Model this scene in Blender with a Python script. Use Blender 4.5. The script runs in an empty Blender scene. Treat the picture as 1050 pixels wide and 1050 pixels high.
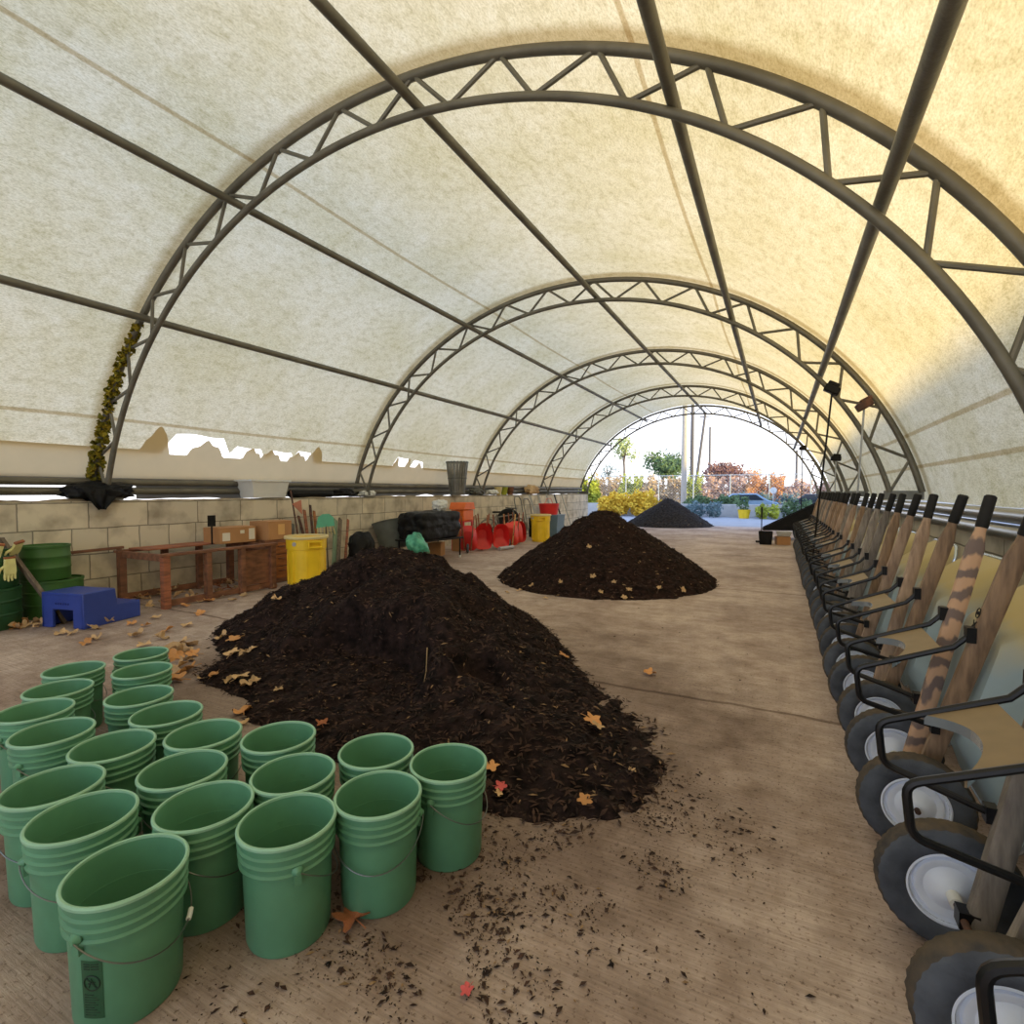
import bpy, bmesh, math, random
from mathutils import Vector, Matrix, noise
random.seed(7)
PI = math.pi
R = math.radians
C = bpy.context.scene.collection
sc = bpy.context.scene

# ------------------------------------------------------------------ camera model (eye 1.47 m above the slab)
F = 538.0; YAW = 0.4704; PIT = -0.0391; H = 1.47
def ray(x, y):
    d = ((x-525)/F, (525-y)/F, 1.0)
    c, s = math.cos(PIT), math.sin(PIT); Y = d[2]*c-d[1]*s; Z = d[2]*s+d[1]*c
    c, s = math.cos(YAW), math.sin(YAW)
    return Vector((d[0]*c-Y*s, d[0]*s+Y*c, Z))
EYE = Vector((0, 0, H))
def at_z(x, y, z=0.0): r = ray(x, y); return EYE + r*((z-H)/r.z)
def at_x(x, y, X): r = ray(x, y); return EYE + r*(X/r.x)
def at_y(x, y, Y): r = ray(x, y); return EYE + r*(Y/r.y)

# ------------------------------------------------------------------ materials
MATS = {}
def lin(c):
    return tuple(((v/12.92) if v <= .04045 else ((v+.055)/1.055)**2.4) for v in [q/255 for q in c])
def mat(name, rgb, rough=.6, metal=0., var=.25, scale=6., rgb2=None, bump=0., bscale=40., rnd=0., stretch=None, spec=.5, detail=6., lo=.35, hi=.65):
    m = bpy.data.materials.new(name); m.use_nodes = True; MATS[name] = m
    nt = m.node_tree; N = nt.nodes; L = nt.links; b = N['Principled BSDF']
    c1 = lin(rgb); c2 = lin(rgb2) if rgb2 else tuple(v*(1-var) for v in c1)
    tc = N.new('ShaderNodeTexCoord'); vec = tc.outputs['Object']
    if stretch:
        mp = N.new('ShaderNodeMapping'); mp.inputs['Scale'].default_value = stretch
        L.new(vec, mp.inputs[0]); vec = mp.outputs[0]
    nz = N.new('ShaderNodeTexNoise'); nz.inputs['Scale'].default_value = scale; nz.inputs['Detail'].default_value = detail
    L.new(vec, nz.inputs['Vector'])
    rp = N.new('ShaderNodeValToRGB'); rp.color_ramp.elements[0].position = lo; rp.color_ramp.elements[1].position = hi
    rp.color_ramp.elements[0].color = (*c2, 1); rp.color_ramp.elements[1].color = (*c1, 1)
    L.new(nz.outputs[0], rp.inputs[0]); col = rp.outputs[0]
    if rnd:
        oi = N.new('ShaderNodeObjectInfo'); hs = N.new('ShaderNodeHueSaturation')
        mr = N.new('ShaderNodeMapRange'); mr.inputs[3].default_value = 1-rnd; mr.inputs[4].default_value = 1+rnd
        L.new(oi.outputs['Random'], mr.inputs[0]); L.new(mr.outputs[0], hs.inputs['Value'])
        L.new(col, hs.inputs['Color']); col = hs.outputs[0]
    L.new(col, b.inputs['Base Color'])
    b.inputs['Roughness'].default_value = rough; b.inputs['Metallic'].default_value = metal
    b.inputs['Specular IOR Level'].default_value = spec
    if bump:
        n2 = N.new('ShaderNodeTexNoise'); n2.inputs['Scale'].default_value = bscale; n2.inputs['Detail'].default_value = 5
        L.new(vec, n2.inputs['Vector'])
        bp = N.new('ShaderNodeBump'); bp.inputs['Strength'].default_value = bump; bp.inputs['Distance'].default_value = .02
        L.new(n2.outputs[0], bp.inputs['Height']); L.new(bp.outputs[0], b.inputs['Normal'])
    return m
M = MATS
mat('galv', (138, 138, 132), .5, .55, .3, 5)
mat('truss_steel', (122, 118, 106), .5, .35, .3, 4, bump=.15)
mat('pipe_steel', (165, 168, 172), .28, .85, .3, 3, stretch=(4, .6, 4))
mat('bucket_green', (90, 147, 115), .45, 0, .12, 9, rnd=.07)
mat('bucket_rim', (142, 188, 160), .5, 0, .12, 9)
mat('bucket_print', (36, 84, 56), .5, 0, .1)
mat('print_dark', (22, 48, 34), .6, 0, .1)
mat('wire', (120, 125, 122), .35, .8, .2)
mat('white_plastic', (226, 228, 226), .4, 0, .06)
mat('rubber', (88, 94, 104), .85, 0, .3, 8, rgb2=(64, 68, 76), bump=.25, rnd=.15, spec=.25)
mat('tread', (94, 84, 72), .95, 0, .3, 14, rgb2=(66, 64, 64), bump=.4, spec=.15)
mat('hub_paint', (222, 232, 250), .4, .0, .12, 8)
mat('rust', (112, 76, 60), .8, .2, .4, 14, rgb2=(66, 52, 50))
mat('black_steel', (22, 23, 28), .38, .3, .35, 10)
mat('black_grip', (18, 18, 20), .75, 0, .2)
mat('brace_dust', (132, 114, 88), .6, .0, .15, 10)
mat('bright_edge', (200, 215, 232), .25, .7, .15)
mat('blackplastic', (16, 17, 19), .55, 0, .4, 8, rgb2=(8, 8, 10), bump=.6, bscale=9, spec=.25)
mat('brown_wood', (142, 96, 70), .75, 0, .3, 5, rgb2=(98, 66, 50), stretch=(3, 1, 3))
mat('red_wood', (170, 104, 74), .75, 0, .3, 5, rgb2=(120, 76, 56), stretch=(1, 1, 8))
mat('orange_wood', (176, 108, 44), .6, 0, .3, 5, rgb2=(136, 80, 34), stretch=(1, 1, 10))
mat('grey_wood', (132, 118, 100), .8, 0, .3, 5, rgb2=(92, 80, 68), stretch=(6, 6, 1))
mat('cardboard', (186, 138, 92), .85, 0, .15, 3)
mat('paper', (226, 220, 205), .8, 0, .05)
mat('kraft_label', (222, 176, 112), .8, 0, .05)
mat('yellow_bin', (246, 208, 40), .45, 0, .12, 4)
mat('yellow_rim', (222, 206, 150), .5, 0, .12, 5)
mat('grey_label', (176, 176, 184), .5, 0, .1)
mat('blue_plastic', (48, 72, 162), .45, 0, .15, 5, bump=.1)
mat('blue_dark', (26, 42, 120), .5, 0, .1)
mat('drum_green', (66, 112, 52), .5, 0, .2, 4)
mat('drum_dark', (38, 84, 48), .5, 0, .2, 4)
mat('glove_cream', (226, 222, 150), .8, 0, .15, 12)
mat('orange', (238, 116, 44), .45, 0, .12, 4)
mat('red_paint', (222, 44, 42), .4, 0, .2, 4)
mat('scarlet', (232, 62, 44), .42, 0, .15, 4)
mat('turquoise', (104, 196, 168), .5, 0, .12, 5)
mat('sage', (128, 150, 122), .6, 0, .15, 5)
mat('green_bag', (96, 188, 158), .35, 0, .3, 9, rgb2=(44, 130, 104), bump=.5, bscale=14)
mat('pink_red', (196, 128, 104), .6, 0, .15, 7)
mat('bluegrey', (104, 132, 160), .5, 0, .1)
mat('tubgrey', (96, 100, 92), .6, 0, .2)
mat('moss', (158, 138, 46), .95, 0, .5, 16, rgb2=(88, 92, 36), bump=1, bscale=30, spec=.1)
mat('chip', (74, 54, 46), .8, 0, .4, 12, rgb2=(26, 19, 18), spec=.2)
mat('chip_light', (150, 122, 92), .85, 0, .3, 30, spec=.2)
mat('leaf_tan', (206, 172, 130), .7, 0, .25, 20, rnd=.18, spec=.25)
mat('leaf_orange', (206, 150, 96), .7, 0, .25, 20, rnd=.15, spec=.25)
mat('leaf_brown', (176, 112, 78), .75, 0, .3, 20, rnd=.15, spec=.25)
mat('leaf_red', (206, 92, 92), .6, 0, .15, 20, spec=.25)
mat('straw', (176, 150, 112), .8, 0, .2)
mat('asphalt', (158, 160, 166), .9, 0, .12, 2, bump=.1)
mat('fence_steel', (196, 200, 202), .5, .3, .1)
mat('pole_wood', (196, 186, 172), .85, 0, .2, 6, stretch=(5, 5, .5))
mat('pole_dark', (112, 106, 104), .85, 0, .2, 6, stretch=(5, 5, .5))
for nm, a, b in [('fol_yellow', (244, 208, 80), (206, 168, 58)), ('fol_green', (118, 138, 98), (84, 108, 76)), ('fol_olive', (186, 190, 74), (130, 140, 56)),
                 ('fol_orange', (226, 166, 106), (190, 128, 84)), ('fol_tan', (214, 184, 140), (160, 128, 92)), ('fol_pink', (216, 178, 156), (180, 142, 124)),
                 ('fol_red', (156, 116, 106), (120, 92, 92)), ('fol_pale', (186, 196, 140), (150, 160, 110)), ('fol_blue', (128, 150, 152), (88, 110, 116))]:
    mat(nm, a, .8, 0, .3, 1.5, rgb2=b, spec=.1)
mat('mortar_tan', (168, 152, 128), .9, 0, .3, 6)
mat('bark', (116, 100, 88), .9, 0, .3)
mat('car_blue', (140, 168, 192), .3, .3, .1)
mat('car_dark', (66, 72, 80), .3, .3, .1)
mat('glass_dark', (50, 60, 70), .1, 0, .1)
mat('concrete_pale', (188, 188, 186), .85, 0, .15, 3)

def floor_material():
    m = bpy.data.materials.new('floor_concrete'); m.use_nodes = True; nt = m.node_tree; N = nt.nodes; L = nt.links
    b = N['Principled BSDF']; b.inputs['Roughness'].default_value = .82; b.inputs['Specular IOR Level'].default_value = .3
    tc = N.new('ShaderNodeTexCoord')
    def nz(scale, detail=6, st=None, rot=0.):
        v = tc.outputs['Object']
        if st:
            mp = N.new('ShaderNodeMapping'); mp.inputs['Scale'].default_value = st; mp.inputs['Rotation'].default_value = (0, 0, rot); L.new(v, mp.inputs[0]); v = mp.outputs[0]
        t = N.new('ShaderNodeTexNoise'); t.inputs['Scale'].default_value = scale; t.inputs['Detail'].default_value = detail; t.inputs['Roughness'].default_value = .65
        L.new(v, t.inputs['Vector']); return t.outputs[0]
    def ramp(src, p0, c0, p1, c1):
        r = N.new('ShaderNodeValToRGB'); r.color_ramp.elements[0].position = p0; r.color_ramp.elements[1].position = p1
        r.color_ramp.elements[0].color = (*c0, 1); r.color_ramp.elements[1].color = (*c1, 1); L.new(src, r.inputs[0]); return r.outputs[0]
    def mul(a, bb, fac=1.):
        x = N.new('ShaderNodeMix'); x.data_type = 'RGBA'; x.blend_type = 'MULTIPLY'; x.inputs[0].default_value = fac
        L.new(a, x.inputs[6]); L.new(bb, x.inputs[7]); return x.outputs[2]
    base = ramp(nz(.9, 8), .3, lin((180, 160, 150)), .7, lin((218, 202, 194)))
    c = mul(base, ramp(nz(7, 8), .32, (.74, .70, .66), .6, (1, 1, 1)))
    c = mul(c, ramp(nz(2.2, 6, (1.0, 40, 1), R(-2)), .32, (.72, .71, .70), .6, (1, 1, 1)))     # broom finish
    c = mul(c, ramp(nz(60, 3), .33, (.5, .45, .42), .43, (1, 1, 1)))                          # grit
    c = mul(c, ramp(nz(.8, 8), .38, (.66, .62, .60), .56, (1, 1, 1)), .95)                    # large stains
    # saw-cut joints across the slab
    sx = N.new('ShaderNodeSeparateXYZ'); L.new(tc.outputs['Object'], sx.inputs[0])
    wob = N.new('ShaderNodeMath'); wob.operation = 'MULTIPLY_ADD'; wob.inputs[1].default_value = .12; L.new(nz(1.5, 3), wob.inputs[0]); L.new(sx.outputs[1], wob.inputs[2])
    pp = N.new('ShaderNodeMath'); pp.operation = 'PINGPONG'; pp.inputs[1].default_value = 2.3; 
    ad = N.new('ShaderNodeMath'); ad.operation = 'ADD'; ad.inputs[1].default_value = -3.92; L.new(wob.outputs[0], ad.inputs[0]); L.new(ad.outputs[0], pp.inputs[0])
    c = mul(c, ramp(pp.outputs[0], .012, (.34, .28, .24), .026, (1, 1, 1)), .8)
    # soil trodden into the slab round the heaps
    mp = N.new('ShaderNodeVectorMath'); mp.operation = 'DISTANCE'; mp.inputs[1].default_value = (-2.3, 2.9, 0); L.new(tc.outputs['Object'], mp.inputs[0])
    ds = N.new('ShaderNodeMath'); ds.operation = 'MULTIPLY_ADD'; ds.inputs[1].default_value = 2.4; L.new(nz(2.4, 8), ds.inputs[0]); L.new(mp.outputs['Value'], ds.inputs[2])
    mr = N.new('ShaderNodeMapRange'); mr.inputs[1].default_value = 3.0; mr.inputs[2].default_value = 4.1; L.new(ds.outputs[0], mr.inputs[0])
    c = mul(c, ramp(mr.outputs[0], 0., (.34, .29, .26), 1., (1, 1, 1)), .7)
    L.new(c, b.inputs['Base Color'])
    bp = N.new('ShaderNodeBump'); bp.inputs['Strength'].default_value = .35; bp.inputs['Distance'].default_value = .01
    L.new(nz(16, 8, (1, 7, 1), R(-2)), bp.inputs['Height']); L.new(bp.outputs[0], b.inputs['Normal'])
    MATS['floor_concrete'] = m
def wall_material():
    m = bpy.data.materials.new('block_wall'); m.use_nodes = True; nt = m.node_tree; N = nt.nodes; L = nt.links
    b = N['Principled BSDF']; b.inputs['Roughness'].default_value = .9; b.inputs['Specular IOR Level'].default_value = .2
    tc = N.new('ShaderNodeTexCoord'); sx = N.new('ShaderNodeSeparateXYZ'); L.new(tc.outputs['Object'], sx.inputs[0])
    cb = N.new('ShaderNodeCombineXYZ'); L.new(sx.outputs[1], cb.inputs[0]); L.new(sx.outputs[2], cb.inputs[1])
    nz = N.new('ShaderNodeTexNoise'); nz.inputs['Scale'].default_value = 3.; nz.inputs['Detail'].default_value = 9; L.new(tc.outputs['Object'], nz.inputs['Vector'])
    wv = N.new('ShaderNodeVectorMath'); wv.operation = 'MULTIPLY_ADD'; wv.inputs[1].default_value = (.04, .03, 0)
    L.new(nz.outputs['Color'], wv.inputs[0]); L.new(cb.outputs[0], wv.inputs[2])
    br = N.new('ShaderNodeTexBrick'); br.inputs['Scale'].default_value = 1.; br.inputs['Brick Width'].default_value = .72; br.inputs['Row Height'].default_value = .335
    br.inputs['Mortar Size'].default_value = .009; br.inputs['Mortar Smooth'].default_value = .4; br.offset = .37; br.squash = .55; br.squash_frequency = 2
    br.inputs['Color1'].default_value = (*lin((226, 214, 190)), 1); br.inputs['Color2'].default_value = (*lin((206, 197, 178)), 1); br.inputs['Mortar'].default_value = (*lin((150, 142, 126)), 1)
    L.new(wv.outputs[0], br.inputs['Vector'])
    rp = N.new('ShaderNodeValToRGB'); rp.color_ramp.elements[0].position = .3; rp.color_ramp.elements[1].position = .55
    rp.color_ramp.elements[0].color = (.46, .43, .40, 1); rp.color_ramp.elements[1].color = (1, 1, 1, 1); L.new(nz.outputs[0], rp.inputs[0])
    mx = N.new('ShaderNodeMix'); mx.data_type = 'RGBA'; mx.blend_type = 'MULTIPLY'; mx.inputs[0].default_value = .8
    L.new(br.outputs['Color'], mx.inputs[6]); L.new(rp.outputs[0], mx.inputs[7]); L.new(mx.outputs[2], b.inputs['Base Color'])
    bp = N.new('ShaderNodeBump'); bp.inputs['Strength'].default_value = .6; bp.inputs['Distance'].default_value = .015; bp.invert = True
    L.new(br.outputs['Fac'], bp.inputs['Height']); L.new(bp.outputs[0], b.inputs['Normal'])
    MATS['block_wall'] = m
def fabric_material():
    m = bpy.data.materials.new('roof_fabric'); m.use_nodes = True; nt = m.node_tree; N = nt.nodes; L = nt.links
    N.remove(N['Principled BSDF']); out = N['Material Output']
    tc = N.new('ShaderNodeTexCoord')
    def nz(scale, detail, st=(1, 1, 1)):
        mp = N.new('ShaderNodeMapping'); mp.inputs['Scale'].default_value = st; L.new(tc.outputs['UV'], mp.inputs[0])
        t = N.new('ShaderNodeTexNoise'); t.inputs['Scale'].default_value = scale; t.inputs['Detail'].default_value = detail; t.inputs['Roughness'].default_value = .7
        L.new(mp.outputs[0], t.inputs['Vector']); return t.outputs[0]
    def ramp(src, *st):
        r = N.new('ShaderNodeValToRGB'); e = r.color_ramp.elements
        while len(e) < len(st): e.new(.5)
        for k, (p, c) in enumerate(st): e[k].position = p; e[k].color = (*c, 1)
        L.new(src, r.inputs[0]); return r.outputs[0]
    def mul(a, bb, fac=1.):
        x = N.new('ShaderNodeMix'); x.data_type = 'RGBA'; x.blend_type = 'MULTIPLY'; x.inputs[0].default_value = fac
        L.new(a, x.inputs[6]); L.new(bb, x.inputs[7]); return x.outputs[2]
    c = ramp(nz(11, 8, (1, .5, 1)), (.32, (.72, .67, .52)), (.5, (.90, .86, .74)), (.68, (.95, .93, .85)))
    c = mul(c, ramp(nz(30, 5, (2.2, .8, 1)), (.34, (.70, .67, .55)), (.56, (1, 1, 1))), .8)
    c = mul(c, ramp(nz(70, 2, (1.4, .8, 1)), (.36, (.80, .78, .70)), (.56, (1, 1, 1))), .6)
    c = mul(c, ramp(nz(.7, 4), (.35, (.86, .84, .72)), (.6, (1, 1, 1))), .9)
    # seams: welded laps along the length, at fixed arc positions (u in metres round the arch)
    sx = N.new('ShaderNodeSeparateXYZ'); L.new(tc.outputs['UV'], sx.inputs[0])
    for u0 in SEAMS:
        a = N.new('ShaderNodeMath'); a.operation = 'SUBTRACT'; a.inputs[1].default_value = u0; L.new(sx.outputs[0], a.inputs[0])
        q = N.new('ShaderNodeMath'); q.operation = 'ABSOLUTE'; L.new(a.outputs[0], q.inputs[0])
        c = mul(c, ramp(q.outputs[0], (.018, (.66, .56, .42)), (.03, (1, 1, 1))), .85)
    # rust-green staining where the cloth lies on the trusses
    a = N.new('ShaderNodeMath'); a.operation = 'ADD'; a.inputs[1].default_value = -3.82; L.new(sx.outputs[1], a.inputs[0])
    p = N.new('ShaderNodeMath'); p.operation = 'PINGPONG'; p.inputs[1].default_value = 2.505; L.new(a.outputs[0], p.inputs[0])
    c = mul(c, ramp(p.outputs[0], (.05, (.52, .42, .26)), (.16, (1, 1, 1))), .75)
    d = N.new('ShaderNodeBsdfDiffuse'); t = N.new('ShaderNodeBsdfTranslucent')
    tint = N.new('ShaderNodeMix'); tint.data_type = 'RGBA'; tint.blend_type = 'MULTIPLY'; tint.inputs[0].default_value = 1; L.new(c, tint.inputs[6]); tint.inputs[7].default_value = (1, .87, .66, 1)
    L.new(c, d.inputs[0]); L.new(tint.outputs[2], t.inputs[0])
    ms = N.new('ShaderNodeMixShader'); ms.inputs[0].default_value = .52; L.new(d.outputs[0], ms.inputs[1]); L.new(t.outputs[0], ms.inputs[2]); L.new(ms.outputs[0], out.inputs[0])
    MATS['roof_fabric'] = m
def cloth(name, rgb, k):
    m = mat(name, rgb, .8, 0, .1, 3, spec=.1); nt = m.node_tree; b = nt.nodes['Principled BSDF']
    t = nt.nodes.new('ShaderNodeBsdfTranslucent'); t.inputs[0].default_value = (*lin(rgb), 1); x = nt.nodes.new('ShaderNodeMixShader'); x.inputs[0].default_value = k
    nt.links.new(b.outputs[0], x.inputs[1]); nt.links.new(t.outputs[0], x.inputs[2]); nt.links.new(x.outputs[0], nt.nodes['Material Output'].inputs[0])
cloth('tan_skirt', (216, 192, 148), .4)
cloth('eave_cloth', (150, 140, 124), .08)
def dust_tray_material():
    m = mat('tray_paint', (150, 170, 180), .5, .1, .12, 5)
    nt = m.node_tree; N = nt.nodes; L = nt.links; b = N['Principled BSDF']
    src = b.inputs['Base Color'].links[0].from_socket
    tc = N.new('ShaderNodeTexCoord'); sx = N.new('ShaderNodeSeparateXYZ'); L.new(tc.outputs['Object'], sx.inputs[0])
    nz = N.new('ShaderNodeTexNoise'); nz.inputs['Scale'].default_value = 5; L.new(tc.outputs['Object'], nz.inputs['Vector'])
    ad = N.new('ShaderNodeMath'); ad.operation = 'MULTIPLY_ADD'; ad.inputs[1].default_value = .3; L.new(nz.outputs[0], ad.inputs[0]); L.new(sx.outputs[2], ad.inputs[2])
    mr = N.new('ShaderNodeMapRange'); mr.inputs[1].default_value = .9; mr.inputs[2].default_value = 1.1; L.new(ad.outputs[0], mr.inputs[0])
    mx = N.new('ShaderNodeMix'); mx.data_type = 'RGBA'; L.new(mr.outputs[0], mx.inputs[0]); L.new(src, mx.inputs[6]); mx.inputs[7].default_value = (*lin((176, 160, 112)), 1)
    L.new(mx.outputs[2], b.inputs['Base Color'])
def handle_wood(name, c1, c2, banded=False):
    m = mat(name, c1, .7, 0, .3, 5, rgb2=c2, stretch=(9, 9, 1), rnd=.18, bump=.15)
    if banded:
        nt = m.node_tree; N = nt.nodes; L = nt.links; b = N['Principled BSDF']
        tc = N.new('ShaderNodeTexCoord'); mp = N.new('ShaderNodeMapping'); mp.inputs['Scale'].default_value = (7, 7, 2.6); L.new(tc.outputs['Object'], mp.inputs[0])
        w = N.new('ShaderNodeTexWave'); w.wave_type = 'BANDS'; w.bands_direction = 'Z'; w.inputs['Scale'].default_value = 1.1; w.inputs['Distortion'].default_value = 7; w.inputs['Detail'].default_value = 3; w.inputs['Detail Scale'].default_value = 1.3
        L.new(mp.outputs[0], w.inputs['Vector'])
        r = N.new('ShaderNodeValToRGB'); r.color_ramp.elements[0].position = .25; r.color_ramp.elements[1].position = .6
        r.color_ramp.elements[0].color = (*lin((118, 102, 98)), 1); r.color_ramp.elements[1].color = (*lin((196, 160, 132)), 1)
        L.new(w.outputs[0], r.inputs[0]); L.new(r.outputs[0], b.inputs['Base Color'])
handle_wood('handle_pale', (186, 160, 138), (146, 122, 104))
handle_wood('handle_brown', (160, 132, 106), (118, 96, 78))
handle_wood('handle_grey', (146, 138, 130), (108, 100, 95))
handle_wood('handle_banded', (190, 150, 120), (120, 100, 90), True)
dust_tray_material(); floor_material(); wall_material()
def mulch_material(name, a, b2):
    m = mat(name, a, .95, 0, .5, 14, rgb2=b2, bump=1., bscale=34, spec=.12, detail=9)
mulch_material('mulch_dark', (46, 35, 35), (15, 11, 12))
mulch_material('mulch_brown', (50, 34, 30), (19, 13, 12))
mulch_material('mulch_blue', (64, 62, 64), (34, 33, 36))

# ------------------------------------------------------------------ mesh helpers
class MB:
    def __init__(s): s.v = []; s.f = []; s.mi = []; s.cur = 0
    def add(s, vs, fs):
        o = len(s.v); s.v += [Vector(p) for p in vs]; s.f += [[i+o for i in f] for f in fs]; s.mi += [s.cur]*len(fs); return s
    def box(s, c, d, rot=None):
        c = Vector(c); vs = [Vector((x*d[0]/2, y*d[1]/2, z*d[2]/2)) for x in (-1, 1) for y in (-1, 1) for z in (-1, 1)]
        if rot is not None: vs = [rot @ v for v in vs]
        return s.add([c+v for v in vs], [(0, 1, 3, 2), (4, 6, 7, 5), (0, 4, 5, 1), (2, 3, 7, 6), (0, 2, 6, 4), (1, 5, 7, 3)])
    def bar(s, a, b, w, t, up=(0, 0, 1)):
        a = Vector(a); b = Vector(b); d = (b-a); L = d.length; d.normalize(); u = Vector(up)
        x = d.cross(u)
        if x.length < 1e-4: x = d.cross(Vector((1, 0, 0)))
        x.normalize(); y = x.cross(d)
        return s.box((a+b)/2, (w, L, t), Matrix((x, d, y)).transposed())
    def tube(s, pts, r, n=10, closed=False, cap=True):
        pts = [Vector(p) for p in pts]; k = len(pts); rs = r if isinstance(r, (list, tuple)) else [r]*k
        up = None; rings = []
        for i, p in enumerate(pts):
            if closed: d = pts[(i+1) % k]-pts[i-1]
            else: d = pts[min(i+1, k-1)]-pts[max(i-1, 0)]
            d.normalize()
            if up is None: up = d.orthogonal().normalized()
            else:
                up = up-d*up.dot(d)
                up = up.normalized() if up.length > 1e-6 else d.orthogonal().normalized()
            w = d.cross(up)
            rings.append([p+(up*math.cos(2*PI*j/n)+w*math.sin(2*PI*j/n))*rs[i] for j in range(n)])
        vs = [v for rg in rings for v in rg]; fs = []
        for i in range(k if closed else k-1):
            a = i*n; b = ((i+1) % k)*n
            for j in range(n): fs.append((a+j, a+(j+1) % n, b+(j+1) % n, b+j))
        if cap and not closed: fs.append(tuple(range(n-1, -1, -1))); fs.append(tuple((k-1)*n+j for j in range(n)))
        return s.add(vs, fs)
    def lathe(s, prof, n=40, c=(0, 0, 0), axis='z', closed=False):
        vs = []; fs = []; m = len(prof)
        for j in range(n):
            a = 2*PI*j/n; ca, sa = math.cos(a), math.sin(a)
            for r, z in prof:
                p = (r*ca, r*sa, z) if axis == 'z' else ((r*ca, z, r*sa) if axis == 'y' else (z, r*ca, r*sa))
                vs.append(Vector(p)+Vector(c))
        for j in range(n):
            a = j*m; b = ((j+1) % n)*m
            for i in range(m if closed else m-1):
                i2 = (i+1) % m; fs.append((a+i, b+i, b+i2, a+i2) if axis != 'y' else (a+i, a+i2, b+i2, b+i))
        return s.add(vs, fs)
    def prism(s, outline, t, org=(0, 0, 0), X=(1, 0, 0), Y=(0, 1, 0)):
        X = Vector(X); Y = Vector(Y); Z = X.cross(Y).normalized(); o = Vector(org); n = len(outline)
        vs = [o+X*a+Y*b for a, b in outline]+[o+X*a+Y*b+Z*t for a, b in outline]
        fs = [tuple(range(n-1, -1, -1)), tuple(range(n, 2*n))]+[(i, (i+1) % n, n+(i+1) % n, n+i) for i in range(n)]
        return s.add(vs, fs)
    def build(s, name, m, parent=None, smooth=True, bevel=0, seg=2, subd=0, loc=None):
        me = bpy.data.meshes.new(name); me.from_pydata([tuple(v) for v in s.v], [], s.f)
        ms = m if isinstance(m, (list, tuple)) else [m]
        for q in ms: me.materials.append(MATS[q])
        me.polygons.foreach_set('material_index', s.mi)
        bm = bmesh.new(); bm.from_mesh(me); bmesh.ops.recalc_face_normals(bm, faces=bm.faces); bm.to_mesh(me); bm.free()
        if smooth:
            me.polygons.foreach_set('use_smooth', [True]*len(me.polygons)); me.set_sharp_from_angle(angle=R(38))
        o = bpy.data.objects.new(name, me); C.objects.link(o)
        if parent: o.parent = parent
        if loc is not None: o.location = loc
        if bevel:
            b = o.modifiers.new('bevel', 'BEVEL'); b.width = bevel; b.segments = seg; b.limit_method = 'ANGLE'; b.angle_limit = R(40)
        if subd:
            q = o.modifiers.new('subd', 'SUBSURF'); q.levels = subd; q.render_levels = subd
        return o
def tag(o, label=None, cat=None, group=None, kind=None):
    if label: o['label'] = label
    if cat: o['category'] = cat
    if group: o['group'] = group
    if kind: o['kind'] = kind
    return o
def thing(name, label, cat, loc=(0, 0, 0), rz=0, group=None):
    o = bpy.data.objects.new(name, None); C.objects.link(o); o.location = loc; o.rotation_euler = (0, 0, rz); o.empty_display_size = .1
    return tag(o, label, cat, group)
def dup(root, label=None):
    c = root.copy(); C.objects.link(c)
    if label: c['label'] = label
    for ch in list(root.children):
        d = ch.copy(); C.objects.link(d); d.parent = c
        for g in list(ch.children):
            e = g.copy(); C.objects.link(e); e.parent = d
    return c
def ORD(k): return ['first', 'second', 'third', 'fourth', 'fifth', 'sixth', 'seventh', 'eighth', 'ninth', 'tenth', 'eleventh', 'twelfth', 'thirteenth', 'fourteenth', 'fifteenth', 'sixteenth'][k]

# ------------------------------------------------------------------ shell
CX, CZ = -3.34, .43
AI, BI, AO, BO, AF, BF = 4.84, 4.35, 5.19, 4.68, 5.27, 4.76
ARCH_Y = [-1.2, 3.82, 8.83, 13.84, 18.95, 23.6]
WL, WR = -8.0, 1.47          # inner faces of the block walls
TOPL, TOPR = 1.34, 1.13
def ell(a, b, t): return (CX-a*math.cos(t), CZ+b*math.sin(t))      # t=0 left .. pi right
def t_of_z(b, z): return math.asin((z-CZ)/b)
# arc length table on the fabric ellipse
def arc_at(t, n=200):
    s = 0; px, pz = ell(AF, BF, 0)
    for i in range(1, n+1):
        x, z = ell(AF, BF, t*i/n); s += math.hypot(x-px, z-pz); px, pz = x, z
    return s
def t_from_xz(X, Z): return math.atan2((Z-CZ)/BF, -(X-CX)/AF)
SEAMS = [arc_at(t_from_xz(*q)) for q in [(p.x, p.z) for p in (at_y(100, 425, 3.82), at_y(258, 160, 3.82), at_y(640, 52, 3.82), at_y(930, 447, 8.83), at_y(945, 478, 8.83))]]
fabric_material()
YB, YE = -6.2, 23.68
def smooth01(x): x = max(0, min(1, x)); return x*x*(3-2*x)
def fab_pt(t, y, sag=.05):
    # cloth bellies inward between neighbouring trusses
    lo = max([a for a in [-6.22]+ARCH_Y if a <= y+1e-6]); hi = min([a for a in ARCH_Y+[23.7] if a >= y-1e-6] or [23.7])
    k = 0 if hi-lo < .2 else math.sin(PI*(y-lo)/(hi-lo))
    x, z = ell(AF-sag*k, BF-sag*k, t); return (x, y, z)
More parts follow.
